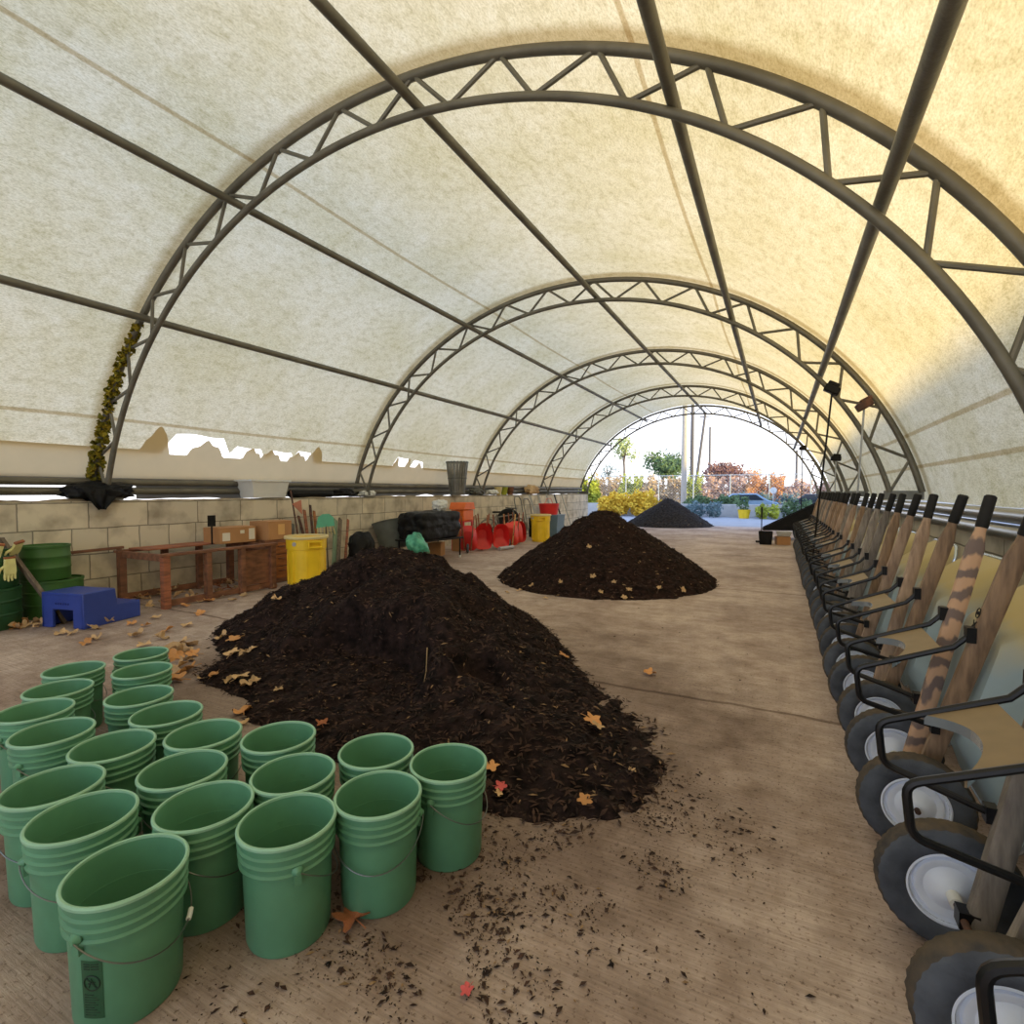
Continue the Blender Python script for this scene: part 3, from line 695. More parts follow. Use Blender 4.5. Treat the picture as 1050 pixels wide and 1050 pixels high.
def H3(x, y):
    return smax([cone(x, y, -4.28, 23.4, 1.22, .68)], .05)-.02+.05*noise.noise(Vector((x*2, y*2, 8)))
heap('mulch_heap', 'far black mulch heap by the open end in blue daylight', H3, -6.9, -1.7, 20.8, 26, .07, 'mulch_blue', 1500, 6, .08)
# loose bark trodden over the slab in front of the heap
mb = MB(); rnd = random.Random(11); k = 0
def chipat(x, y, s):
    a = rnd.random()*2*PI; d = Vector((math.cos(a), math.sin(a), rnd.uniform(-.08, .08))); q = Vector((-math.sin(a), math.cos(a), 0)); c = Vector((x, y, .004)); w = s*rnd.uniform(.25, .5); th = s*.14
    mb.cur = 1 if rnd.random() < .08 else 0
    mb.add([c-d*s/2, c-q*w/2+Vector((0, 0, th)), c+q*w/2+Vector((0, 0, th*.6)), c+d*s/2, c-Vector((0, 0, .003))], [(0, 1, 2), (1, 3, 2), (0, 4, 1), (1, 4, 3), (3, 4, 2), (2, 4, 0)])
while k < 4200:
    z = rnd.random()
    if z < .62: x, y = rnd.gauss(-1.02, .3), rnd.gauss(1.42, .3)
    elif z < .93: x, y = rnd.gauss(-.5, .25), rnd.gauss(2.25, .3)
    else: x, y = rnd.uniform(-4, .2), rnd.uniform(.9, 7)
    n_ = noise.noise(Vector((x*4, y*4, 2)))
    if n_ < .12-.35*rnd.random(): continue
    chipat(x, y, rnd.choice([.005, .006, .007, .009, .011, .014, .03])*rnd.uniform(.7, 1.2)); k += 1
tag(mb.build('bark_crumbs', ['chip', 'chip_light'], smooth=False), 'loose dark bark crumbs scattered over the slab by the buckets', 'bark', kind='stuff')
mb = MB(); p0 = at_y(436, 690, 3.0)
mb.tube([at_y(434, 706, 2.95), at_y(437, 688, 2.99), at_y(438, 664, 3.05)], .004, 5); tag(mb.build('straw_stem', 'straw'), 'pale dry stem sticking up out of the big heap', 'stem')

# ------------------------------------------------------------------ fallen leaves
def leaf_mesh(seed, curl):
    r_ = random.Random(seed); lobes = 5; n = 30; out = []
    for i in range(n):
        a = -PI/2+.25+(2*PI-.5)*i/(n-1); ph = (i/(n-1))*lobes
        rad = .58+.42*abs(math.sin(PI*ph))**1.4*(1-.25*abs(i/(n-1)-.5)*2)+r_.uniform(-.07, .07)
        out.append((rad*math.cos(a), rad*math.sin(a)))
    mb = MB(); vs = []
    for k, z0 in ((0, 0), (1, .035)):
        vs.append(Vector((0, -.1, z0)))
        for f in (.5, 1.):
            for x, y in out: vs.append(Vector((x*f, y*f, z0+curl*(f*f)*(.35+.5*abs(x))*(.6+.5*math.sin(3*math.atan2(y, x)+seed)))))
    m_ = 1+2*n; fs = []
    for k in (0, 1):
        o = k*m_
        for i in range(n-1): fs += [(o, o+1+i, o+2+i), (o+1+i, o+1+n+i, o+2+n+i, o+2+i)]
    for i in range(n-1): fs.append((1+n+i, m_+1+n+i, m_+2+n+i, 2+n+i))
    mb.add(vs, fs); mb.tube([(0, -.1, .01), (.05, -.6, .06), (.12, -1.15, .02)], .03, 5)
    return mb
LV = []
for s_, (mn, cu) in enumerate([('leaf_tan', .5), ('leaf_orange', .6), ('leaf_tan', .9), ('leaf_brown', .7), ('leaf_orange', .25)]):
    o = leaf_mesh(s_+3, cu).build('fallen_leaf', mn); LV.append(o)
RL = leaf_mesh(40, .3).build('fallen_leaf', 'leaf_red')
used = set()
def leaf(x, y, z, size, kind, label, group=None, tilt=.25, rz=None, nrm=None):
    src = LV[kind] if isinstance(kind, int) else RL
    key = src.name
    o = src if key not in used else src.copy()
    if key in used: C.objects.link(o)
    used.add(key)
    o.location = (x, y, z+.006); o.scale = (size*.78,)*3
    e = Vector((random.gauss(0, tilt), random.gauss(0, tilt), 1)).normalized() if nrm is None else nrm
    o.rotation_mode = 'QUATERNION'; o.rotation_quaternion = e.to_track_quat('Z', 'Y') @ Vector((0, 0, 1)).rotation_difference(Vector((0, 0, 1))) @ Matrix.Rotation(random.uniform(0, 2*PI) if rz is None else rz, 3, 'Z').to_quaternion()
    tag(o, label, 'leaf', group); return o
def leaf_px(px, py, size, kind, label, group=None, tilt=.12):
    # on the slab, or on the heap where the ray meets it
    r_ = ray(px, py); hit = None; s_ = .5
    while s_ < 14:
        p = EYE+r_*s_*1.0
        g = max(0, H1(p.x, p.y), H2(p.x, p.y)) if p.y > 1.5 else 0
        if p.z <= g+.008: hit = (p, g); break
        s_ += .004
    if hit is None: return
    p, g = hit; hh = H1 if H1(p.x, p.y) > H2(p.x, p.y) else H2; nrm = None
    if g > .01:
        nrm = Vector((-(hh(p.x+.05, p.y)-hh(p.x-.05, p.y))/.1, -(hh(p.x, p.y+.05)-hh(p.x, p.y-.05))/.1, 1)).normalized()
        nrm = (nrm+Vector((random.gauss(0, .1), random.gauss(0, .1), 0))).normalized()
    return leaf(p.x, p.y, p.z+.004 if g <= .01 else p.z+.012, size, kind, label, group, tilt, nrm=nrm)
leaf_px(666, 691, .075, 1, 'lone tan leaf on bare concrete right of the big heap')
leaf_px(607, 741, .085, 4, 'orange leaf on the right edge of the big heap, larger of the pair')
leaf_px(612, 748, .06, 0, 'small tan leaf overlapping the orange leaf at the heap edge')
leaf_px(600, 824, .055, 4, 'orange leaf at the front foot of the big heap')
leaf_px(648, 793, .03, 0, 'tiny tan leaf at the right tip of the bark spill')
leaf_px(503, 789, .06, 4, 'orange leaf tucked behind the rightmost bucket')
leaf_px(513, 810, .045, 'r', 'pink red leaf right of the rightmost bucket')
leaf_px(511, 817, .03, 0, 'pale leaf just below the pink red leaf')
leaf_px(479, 1018, .03, 'r', 'small pink red leaf on the concrete at the bottom of the picture')
leaf_px(363, 944, .085, 3, 'big brown leaf lying between the two front right buckets', tilt=.3)
leaf_px(578, 674, .07, 4, 'orange leaf at the far right foot of the big heap')
leaf_px(240, 657, .1, 4, 'curled orange leaf high on the left shoulder of the heap')
for px, py, s_, k_ in [(238, 672, .09, 0), (252, 672, .08, 2), (258, 668, .07, 0), (220, 694, .06, 1), (247, 697, .09, 0), (255, 703, .08, 2), (250, 731, .1, 1), (247, 744, .07, 0), (228, 655, .08, 2), (286, 709, .05, 0), (330, 745, .05, 3), (208, 697, .07, 0), (234, 700, .05, 2), (262, 700, .06, 0)]:
    leaf_px(px, py, s_, k_, 'tan fallen leaf on the left slope of the big mulch heap', 'leaves on the left slope of the big heap')
for px, py in [(182, 664), (188, 670), (178, 675), (190, 678), (184, 684), (176, 692), (196, 662), (180, 698), (186, 660), (193, 688), (172, 668), (199, 672)]:
    leaf_px(px+random.uniform(-2, 2), py, random.uniform(.08, .12), random.choice([0, 2, 0, 1]), 'pale tan leaf in the drift at the left foot of the big heap', 'leaf drift at the left foot of the big heap', tilt=.35)
rl = random.Random(21)
for k in range(46):    # against the left wall, under the bench
    y = rl.uniform(3.5, 5.6); x = -7.9+abs(rl.gauss(0, .45)); random.seed(k+400)
    leaf(x, y, .01+.05*rl.random()*(x < -7.4), rl.uniform(.07, .11), rl.choice([0, 2, 2, 1, 3]), 'tan leaf in the drift under the brown wooden bench frame', 'leaf drift under the bench frame', .45)
for k in range(30):
    px = rl.uniform(0, 60); p = at_z(px, rl.uniform(638, 656)); random.seed(k+600)
    if p.y < 2.95 and p.x > -7.15: continue
    leaf(p.x, p.y, .01, rl.uniform(.07, .11), rl.choice([0, 2, 1]), 'tan leaf at the foot of the green drums', 'leaf drift at the green drums', .4)
for px, py in [(135, 640), (150, 642), (160, 634), (190, 622), (205, 617), (225, 613), (238, 616), (250, 611), (283, 616), (110, 639), (96, 645), (62, 650), (75, 650), (140, 652), (192, 642), (172, 647), (120, 634), (165, 655), (205, 630), (148, 662), (100, 655), (88, 660)]:
    leaf_px(px, py, random.uniform(.07, .1), random.choice([0, 1, 2]), 'tan leaf scattered on the open floor before the left wall', 'leaves scattered on the floor by the left wall', .25)
for px, py in [(545, 600), (532, 604), (616, 606), (645, 604), (676, 602), (640, 612), (520, 606), (560, 612), (630, 596), (700, 604), (604, 560), (608, 590), (575, 596)]:
    leaf_px(px, py+2, random.uniform(.05, .075), random.choice([0, 0, 2]), 'small tan leaf at the foot of the middle mulch heap', 'leaves round the middle heap', .25)

# ------------------------------------------------------------------ things along the left wall
def pail(r0, r1, h, wall=.008, rim=.012):
    return [(0, 0), (r0, 0), (r1, h-rim*1.5), (r1+rim, h-rim), (r1+rim, h), (r1-wall*.5, h), (r0-wall, wall), (0, wall)]
# drums
def drum(x, y, z, r, h, label, m_):
    t = thing('drum', label, 'drum', (x, y, z), random.uniform(0, 3), 'green drums by the left wall')
    prof = [(0, .0), (r*.97, 0), (r, .015), (r, h*.32), (r*1.025, h*.34), (r*1.025, h*.37), (r, h*.39), (r, h*.64), (r*1.025, h*.66), (r*1.025, h*.69), (r, h*.71), (r, h-.03), (r*1.03, h-.025), (r*1.03, h)]
    MB().lathe(prof+[(r*.95, h), (r*.95, h-.02), (0, h-.02)], 36).build('drum_body', m_, t)
    mb = MB(); mb.lathe([(.035, h-.02), (.035, h-.004), (0, h-.004)], 14, (r*.6, 0, 0)); mb.build('bung_cap', m_, t)
drum(-7.55, 2.42, .001, .28, .44, 'lower green drum at the left picture edge, under the one with gloves', 'drum_dark')
drum(-7.55, 2.42, .442, .26, .42, 'upper green drum at the left picture edge with yellow gloves hung on it', 'drum_dark')
drum(-7.68, 3.06, .001, .28, .44, 'lower green drum behind the blue step stool', 'drum_green')
drum(-7.70, 3.0, .442, .23, .40, 'upper green drum right of the glove rack, behind the slanting board', 'drum_green')
# wooden A-frame board
mb = MB(); a = at_x(0, 545, -7.25); t = thing('sawhorse', 'weathered wooden trestle with one slanting leg beside the green drums', 'trestle', (-7.2, 2.5, 0))
mb.bar((-.25, -.6, .93), (-.25, .05, .93), .05, .09); mb.build('top_rail', 'grey_wood', t, bevel=.004)
for ya in (.03, -.58):
    mb = MB(); mb.bar((-.25, ya, .95), (.12, ya+.38, 0), .07, .035, (0, 1, 0)); mb.build('leg', 'grey_wood', t, bevel=.004)
# gloves
def glove_mesh():
    mb = MB(); mb.cur = 0
    def chain(pts, rs): mb.tube(pts, rs, 8)
    palm = [(-.045, 0), (.045, 0), (.05, .08), (.045, .1), (-.045, .1), (-.05, .05)]
    mb.prism([(-.04, -.06), (.04, -.06), (.045, 0), (.05, .07), (.045, .1), (-.045, .1), (-.05, .05), (-.045, 0)], .024, (0, 0, 0))
    for k, ln in enumerate((.06, .075, .08, .065)):
        x = .036-.024*k; chain([(x, .09, .012), (x*1.1, .09+ln*.6, .018), (x*1.15, .09+ln, .010)], [.0125, .012, .008])
    chain([(-.042, .02, .012), (-.075, .05, .018), (-.085, .085, .014)], [.014, .013, .009])
    mb.cur = 1; mb.prism([(-.044, -.07), (.044, -.07), (.044, -.05), (-.044, -.05)], .028, (0, 0, -.002))
    return mb
for (x, y, z), eul, lb in [((-7.25, 2.42, .855), (R(-62), R(10), R(90)), 'cream work glove draped over the drum top, left one'), ((-7.27, 2.60, .87), (R(-50), R(-12), R(110)), 'cream work glove flopped on the drum edge, right one'), ((-7.263, 2.53, .70), (R(-90), 0, R(97)), 'cream work glove hanging fingers down on the front of the drum')]:
    o = glove_mesh().build('work_glove', ['glove_cream', 'leaf_brown'], bevel=.004); o.location = (x, y, z); o.rotation_euler = eul; o.scale = (1.1,)*3
    tag(o, lb, 'glove', 'cream work gloves')
# step stool
t = thing('step_stool', 'blue plastic step stool in front of the green drums', 'step stool', (-6.83, 2.79, 0.001), R(14))
W, HH = .58, .38
mb = MB()
mb.prism([(-W/2, 0), (-W/2+.15, 0), (-W/2+.15, .2), (W/2-.15, .2), (W/2-.15, 0), (W/2, 0), (W/2-.02, HH), (-W/2+.02, HH)], .035, (0, .035, 0), (1, 0, 0), (0, 0, 1))
for sx in (-1, 1): mb.prism([(0, 0), (.66, 0), (.66, .18), (.38, .2), (.36, HH), (0, HH)], .035, (sx*(W/2-.005)+(.0 if sx < 0 else -.035), 0, 0), (0, 1, 0), (0, 0, 1))
mb.build('stool_body', 'blue_plastic', t, bevel=.008)
mb = MB(); mb.box((0, .18, HH-.012), (W-.03, .37, .03)); mb.build('top_step', 'blue_plastic', t, bevel=.006)
mb = MB(); mb.box((0, .51, .178), (W-.03, .31, .03)); mb.build('lower_step', 'blue_plastic', t, bevel=.006)
mb = MB()
for k, w in enumerate((.02, .012, .02, .016, .02, .014)): mb.box((-.085+.034*k, -.002, .265), (w, .006, .022))
mb.build('raised_mark', 'blue_dark', t)

# bench frame
t = thing('bench_frame', 'long brown wooden bench frame without a seat against the left wall', 'bench', (-7.3, 4.6, 0))
x0, x1, y0, y1, zt = -.50, .48, -.75, .80, .69
for x in (x0, x1):
    for k, y in enumerate((y0, -.2, .3, y1)):
        mb = MB(); mb.box((x, y, (zt-.03)/2), (.085, .085 if k in (0, 3) else .07, zt-.03)); mb.build('leg', 'red_wood' if x > 0 and k == 0 else 'brown_wood', t, bevel=.004)
for x in (x0, x1):
    mb = MB(); mb.box((x+.0, (y0+y1)/2, zt-.015), (.11, y1-y0+.14, .035)); mb.build('top_rail', 'brown_wood', t, bevel=.004)
    mb = MB(); mb.box((x-.02, (y0+y1)/2, .06), (.035, y1-y0-.06, .08)); mb.build('bottom_rail', 'brown_wood', t, bevel=.004)
for y in (y0, y1):
    mb = MB(); mb.box(((x0+x1)/2, y, zt-.055), (x1-x0-.09, .04, .09)); mb.build('cross_rail', 'brown_wood', t, bevel=.004)
mb = MB(); mb.box((-.28, .0, zt+.014), (.42, 1.35, .022), Matrix.Rotation(.04, 3, 'Z')); mb.build('loose_board', 'red_wood', t, bevel=.003)
mb = MB(); mb.box((x1-.03, .60, .36), (.025, .45, .5)); mb.build('side_panel', 'brown_wood', t)
mb = MB(); mb.bar((0, 0, 0), (0, .95, .02), .05, .035); o = mb.build('timber_rail', 'brown_wood', bevel=.004, loc=(-7.85, 2.95, .70)); 
mb = MB(); mb.bar((0, .9, 0), (0, .9, -.70), .05, .03, (1, 0, 0)); mb.build('prop', 'brown_wood', o)
mb = MB(); mb.bar((0, .03, 0), (0, .03, -.70), .05, .03, (1, 0, 0)); mb.build('prop', 'brown_wood', o)
tag(o, 'thin dark timber rail along the wall left of the bench frame', 'rail')
# cabinet and boxes
t = thing('drawer_cabinet', 'orange brown wooden drawer unit at the right end of the bench frame', 'cabinet', (-7.4, 5.83, 0))
mb = MB(); mb.box((0, 0, .355), (.5, .56, .69)); mb.build('cabinet_body', 'brown_wood', t, bevel=.006)
for k in range(3):
    mb = MB(); mb.box((.256, 0, .17+.195*k), (.02, .50, .175)); d = mb.build('drawer', 'orange_wood', t, bevel=.004)
    mb = MB(); mb.box((.272, 0, .20+.195*k), (.02, .12, .015)); mb.build('pull', 'brown_wood', d)
def carton(loc, dims, rz, label, labels):
    t = thing('cardboard_box', label, 'box', loc, rz, 'cardboard boxes by the left wall')
    mb = MB(); mb.box((0, 0, dims[2]/2), dims); b = mb.build('box_body', 'cardboard', t, bevel=.004)
    for sx in (-1, 1):
        mb = MB(); mb.box((sx*dims[0]*.27, 0, dims[2]+.004), (dims[0]*.48, dims[1]*.99, .006), Matrix.Rotation(sx*.05, 3, 'Y')); mb.build('flap', 'cardboard', t)
    for (y, z, w, h, m_) in labels:
        mb = MB(); mb.box((dims[0]/2+.001, y, z), (.003, w, h)); mb.build('label_sheet', m_, b)
carton((-7.35, 5.81, .702), (.42, .46, .29), .05, 'taller cardboard box with a tan label on the drawer unit', [(.02, .16, .13, .17, 'kraft_label')])
carton((-7.44, 5.16, .70), (.40, .58, .23), .0, 'low cardboard box with white labels on the end of the bench frame', [(-.2, .1, .12, .12, 'paper'), (.06, .16, .07, .05, 'paper'), (.22, .12, .1, .17, 'paper')])
mb = MB(); mb.tube([(0, 0, 0), (0, 0, .3)], .012, 8); mb.box((0, 0, .34), (.05, .09, .16)); o = mb.build('brush', 'blackplastic', loc=(-7.3, 4.78, .705)); tag(o, 'dark upright hand brush beside the low cardboard box', 'brush')

# yellow bins
def yellow_bin(x, y, label, rz, contents=None):
    t = thing('yellow_bin', label, 'bin', (x, y, 0.001), rz, 'round yellow bins')
    prof = [(0, .0), (.245, .0), (.25, .01), (.268, .42), (.275, .60), (.288, .605), (.292, .74), (.292, .76), (.28, .77), (.255, .06), (0, .05)]
    MB().lathe(prof, 44).build('bin_body', 'yellow_bin', t)
    MB().lathe([(.292, .755), (.318, .758), (.322, .785), (.312, .80), (.29, .80), (.282, .785), (.284, .757)], 44, closed=True).build('rim', 'yellow_rim', t)
    for a in (0, PI):
        mb = MB(); rm = Matrix.Rotation(a, 3, 'Z')
        for dz in (.64, .72): mb.box(rm @ Vector((.318, 0, dz)), (.05, .2, .022), rm)
        for dy in (-.095, .095): mb.box(rm @ Vector((.312, dy, .68)), (.05, .02, .10), rm)
        mb.build('side_handle', 'yellow_bin', t, bevel=.004)
    for k in range(8):
        a = PI/8+k*PI/4; rm = Matrix.Rotation(a, 3, 'Z'); mb = MB(); mb.box(rm @ Vector((.265, 0, .32)), (.025, .03, .5), rm); mb.build('rib', 'yellow_bin', t, bevel=.004)
    a = -1.0; rm = Matrix.Rotation(a, 3, 'Z')
    mb = MB(); mb.lathe([(0, 0), (.032, 0), (.032, .006), (0, .006)], 16, axis='x'); mb.v = [rm @ (v+Vector((.289, 0, .69))) for v in mb.v]; mb.build('round_label', 'grey_label', t)
    return t
yellow_bin(-6.42, 5.70, 'large yellow bin beside the drawer unit, half hidden by the big heap', R(-20))
yellow_bin(-6.25, 14.15, 'far yellow bin between the bicycle and the middle heap', R(-60))

# tools and boards leaning on the wall behind the yellow bin
def leaning(name, base, top, w, t_, m_, label, cat, group=None):
    o = MB().bar((0, 0, 0), Vector(top)-Vector(base), w, t_, (1, 0, 0)).build(name, m_, bevel=.003, loc=base); return tag(o, label, cat, group)
def LX(px, py, X): return at_x(px, py, X)
b = LX(322, 560, -7.3); b.z = .02
for (px0, px1, py, w, m_, lb) in [(322, 306, 529, .05, 'rust', 'rusty red slat, leftmost of the bundle behind the large yellow bin'), (320, 312, 523, .06, 'red_wood', 'reddish slat in the middle of the bundle behind the large yellow bin'), (324, 318, 518, .045, 'rust', 'dark rusty slat, tallest of the bundle behind the large yellow bin'), (328, 322, 524, .05, 'orange_wood', 'orange slat, rightmost of the bundle behind the large yellow bin')]:
    p = LX(px0, 575, -7.2); p.z = .01; q = LX(px1, py, -7.85); leaning('wooden_slat', p, q, w, .025, m_, lb, 'slat', 'slats behind the large yellow bin')
t = thing('garden_hoe', 'triangular pinkish hoe blade raised above the large yellow bin', 'hoe', LX(312, 560, -7.1))
org = t.location.copy(); tp = LX(304, 520, -7.7)
mb = MB(); mb.tube([(0, 0, -org.z+.02), LX(298, 503, -7.85)-org], .014, 8); mb.build('shaft', 'rust', t)
mb = MB(); c = tp-org; mb.prism([(-.13, .06), (.05, .13), (.07, -.13)], .012, c+Vector((.05, 0, 0)), (.1, 1, 0), (0, 0, 1)); mb.build('blade', 'pink_red', t)
t = thing('leaf_rake', 'turquoise plastic rake head with long tines above the large yellow bin', 'rake', LX(333, 541, -7.5)); t.scale = (1.0, 1.05, 1.05); org = t.location.copy()
mb = MB(); mb.prism([(-.2, -.02), (-.15, .17), (-.05, .22), (.10, .22), (.2, .15), (.22, 0)], .012, (0, 0, .02), (0, 1, 0), (0, 0, 1)); mb.build('rake_head', 'turquoise', t)
for k in range(6):
    mb = MB(); mb.bar((.005, -.17+.07*k, .03), (.03, -.19+.08*k, -.13), .014, .01, (1, 0, 0)); mb.build('tine', 'yellow_rim', t)
mb = MB(); mb.tube([(0, .03, .05), (.05, .02, (-org.z+.02)/1.05)], .013, 8); mb.build('shaft', 'grey_wood', t)
for px0, px1, py, w, m_, lb in [(342, 344, 533, .10, 'sage', 'sage green board leaning right of the turquoise rake'), (346, 349, 532, .09, 'grey_wood', 'weathered board leaning beside the sage one behind the large yellow bin'), (353, 357, 533, .05, 'red_wood', 'reddish stake leaning right of the weathered board')]:
    p = LX(px0, 575, -7.1); p.z = .01; leaning('board', p, LX(px1, py, -7.8), w, .03, m_, lb, 'board', 'boards right of the turquoise rake')
p = LX(289, 596, -7.2); p.z = .005; leaning('board', p, LX(289, 545, -7.5), .12, .03, 'sage', 'grey green board standing left of the large yellow bin', 'board')
p = LX(292, 590, -7.6); p.z = .005; leaning('board', p, LX(294, 535, -7.9), .34, .02, 'galv', 'grey sheet leaning on the wall behind the large yellow bin', 'sheet')
def lump(name, loc, dims, m_, label, cat, seed, amp=.22, freq=2.2, sub=4, flat=True, ex=2.6):
    bm = bmesh.new(); bmesh.ops.create_icosphere(bm, subdivisions=sub, radius=1)
    for v in bm.verts:
        p = v.co.copy(); k = 1+amp*noise.noise(p*freq+Vector((seed, 0, 0)))+amp*.5*noise.noise(p*freq*2.7+Vector((0, seed, 0)))
        e = ex; nrm = (abs(p.x)**e+abs(p.y)**e+abs(p.z)**e)**(1/e); p = p/nrm*k
        v.co = Vector((p.x*dims[0]/2, p.y*dims[1]/2, p.z*dims[2]/2))
        if flat and v.co.z < -dims[2]*.46: v.co.z = -dims[2]*.46
    me = bpy.data.meshes.new(name); bm.to_mesh(me); bm.free(); me.materials.append(MATS[m_])
    me.polygons.foreach_set('use_smooth', [True]*len(me.polygons))
    o = bpy.data.objects.new(name, me); C.objects.link(o); o.location = Vector(loc)+Vector((0, 0, dims[2]*.46 if flat else 0)); return tag(o, label, cat)
p = LX(356, 566, -6.6); lump('black_tarp', (-6.8, 7.3, .005), (.36, .5, .74), 'blackplastic', 'crumpled black sheet behind the peak of the big heap', 'tarp', 4)
# wall-top things on the left
tb = lump('black_tarp', (-8.15, 3.78, 1.345), (.5, .75, .26), 'blackplastic', 'black plastic sheet bunched on the wall under the nearest truss foot', 'tarp', 9, .35)
mb = MB()
for i in range(13):
    for j in range(9):
        u = i/12; v = j/8; mb.v.append(Vector((.16+.10*math.sin(min(1, v*2.2)*PI/2)+.02*math.sin(u*14+v*3), (u-.5)*.5*(1-v**1.5*.85)-.08, .06-.36*max(0, v-.2))))
for i in range(12):
    for j in range(8): a = i*9+j; mb.f.append((a, a+1, a+10, a+9)); mb.mi.append(0)
hc = mb.build('hanging_corner', 'blackplastic', tb); sm_ = hc.modifiers.new('thick', 'SOLIDIFY'); sm_.thickness = .02
t = thing('planter_tub', 'white plastic tub standing on the left wall above the cardboard boxes', 'tub', (-8.12, 6.28, 1.36))
def tub(dx0, dy0, dx1, dy1, h, w=.012):
    mb = MB(); rings = []
    for x, y, z in [(dx0, dy0, 0), (dx1, dy1, h), (dx1-w, dy1-w, h), (dx0-w, dy0-w, w)]:
        rings.append([Vector((sx*x/2, sy*y/2, z)) for sx, sy in ((-1, -1), (1, -1), (1, 1), (-1, 1))])
    mb.v = [v for r_ in rings for v in r_]
    for i in range(3):
        for j in range(4): mb.f.append((i*4+j, i*4+(j+1) % 4, i*4+4+(j+1) % 4, i*4+4+j)); mb.mi.append(0)
    mb.f += [(0, 1, 2, 3), (12, 13, 14, 15)]; mb.mi += [0, 0]; return mb
tub(.34, .64, .42, .76, .30).build('tub_body', 'white_plastic', t, bevel=.012)
mb = MB()
for sx in (-1, 1): mb.box((sx*.215, 0, .295), (.03, .81, .035))
for sy in (-1, 1): mb.box((0, sy*.39, .295), (.4, .03, .035))
mb.build('rim', 'white_plastic', t, bevel=.006)
t = thing('green_tub', 'green plastic tub on the left wall at the picture edge', 'tub', (-8.1, 2.46, 1.36)); tub(.3, .4, .33, .44, .26).build('tub_body', 'drum_green', t, bevel=.01)
mb = MB(); mb.box((0, 0, .245), (.36, .47, .025)); mb.build('lid', 'drum_green', t, bevel=.005)
mb = MB(); mb.tube([(0, 0, 0), (0, 1.0, 0)], .075, 16); tag(mb.build('black_pipe', 'blackplastic', loc=(-8.12, 6.85, 1.43)), 'length of black pipe lying on the wall right of the white tub', 'pipe')
for y, dims, m_, lb, sd in [(8.2, (.2, .55, .16), 'blackplastic', 'black plastic scrap on the wall before the second truss foot', 5), (8.9, (.22, .4, .12), 'white_plastic', 'white plastic scrap on the wall at the second truss foot', 6), (13.6, (.25, .6, .2), 'tubgrey', 'dark rag bundle on the wall at the third truss foot', 7), (14.6, (.25, .6, .16), 'white_plastic', 'pale plastic scrap on the wall beyond the third truss foot', 8), (17.6, (.3, .9, .34), 'fol_tan', 'tan dry plant heap on the wall near the far end', 10)]:
    lump('plastic_scrap' if 'plant' not in lb else 'dry_plants', (-8.12, y, TOPL+.03), dims, m_, lb, 'scrap', sd, .4)
for k, (y, m_, lb) in enumerate([(14.95, 'yellow_rim', 'cream pot on the wall above the big tire, leftmost of three'), (15.35, 'fol_olive', 'olive pot on the wall above the big tire, middle of three'), (15.8, 'brown_wood', 'brown pot on the wall above the big tire, rightmost of three')]):
    o = MB().lathe(pail(.09, .13, .26), 20).build('plant_pot', m_, loc=(-8.1, y, TOPL+.02)); tag(o, lb, 'pot', 'pots on the left wall')

# slatted basket standing on the wall
t = thing('slatted_basket', 'tall grey slatted basket, narrow at the foot, on the left wall', 'basket', (-7.86, 12.15, TOPL+.03))
for k in range(20):
    a = 2*PI*k/20; mb = MB(); mb.bar((.2*math.cos(a), .2*math.sin(a), 0), (.30*math.cos(a), .30*math.sin(a), .92), .05, .010, (math.cos(a), math.sin(a), .01)); mb.build('slat', 'galv', t)
for z, r_ in ((.05, .205), (.46, .25), (.89, .298)):
    mb = MB(); mb.lathe([(r_-.0, z-.015), (r_+.014, z-.015), (r_+.014, z+.015), (r_, z+.015)], 32, closed=True); mb.build('hoop', 'tubgrey', t)
# grey tub and black covered table
t = thing('grey_tub', 'grey rounded tub tipped against the left wall beside the black bundle', 'tub', (-7.48, 9.05, .14))
o = MB().lathe(pail(.30, .37, .62, .012, .02), 30).build('tub_body', 'tubgrey', t); o.rotation_euler = (0, R(-14), 0); o.location = (.0, 0, .08)
t = thing('work_table', 'small steel legged table under the black bundle', 'table', (-6.75, 9.35, 0), R(-8))
mb = MB(); mb.box((0, 0, .44), (.75, 1.35, .035)); mb.build('tabletop', 'black_steel', t, bevel=.004)
for x in (-.33, .33):
    for y in (-.6, .6): mb = MB(); mb.tube([(x, y, .0), (x, y, .43)], .018, 8); l_ = mb.build('leg', 'black_steel', t); mb = MB(); mb.tube([(x, y, 0), (x, y, .05)], .022, 8); mb.build('foot', 'white_plastic', l_)
lump('black_bundle', (-6.75, 9.35, .462), (.7, 1.42, .60), 'blackplastic', 'bulky shiny black plastic bundle on the small table', 'bundle', 12, .07, 3, 5, ex=11)
lump('white_bag', (-6.9, 9.92, 1.03), (.3, .34, .26), 'white_plastic', 'crumpled white bag on the right end of the black bundle', 'bag', 14, .3)
o = lump('green_bag', at_y(428, 558, 8.35), (.34, .5, .5), 'green_bag', 'shiny green plastic bag slumped before the black bundle', 'bag', 21, .25, 1.8, 4, False); o.rotation_euler = (R(20), R(-35), R(20)); o.location.z = .40
lump('soil_sack', (-6.3, 8.75, .0), (.4, .5, .18), 'blackplastic', 'black sack on the floor under the small table by the green bag', 'sack', 23, .2)
for (px, py, Y, dm, rz, lb) in [(448, 571, 9.3, (.3, .34, .3), .3, 'brown cardboard carton under the small black table'), (471, 566, 10.05, (.22, .26, .52), .1, 'tall brown carton between the black bundle and the red carts')]:
    p = at_z(px, py, 0); carton((p.x-.15, p.y+.2, .001), dm, rz, lb, [(0, dm[2]*.75, .1, .1, 'paper')] if dm[2] > .4 else [])
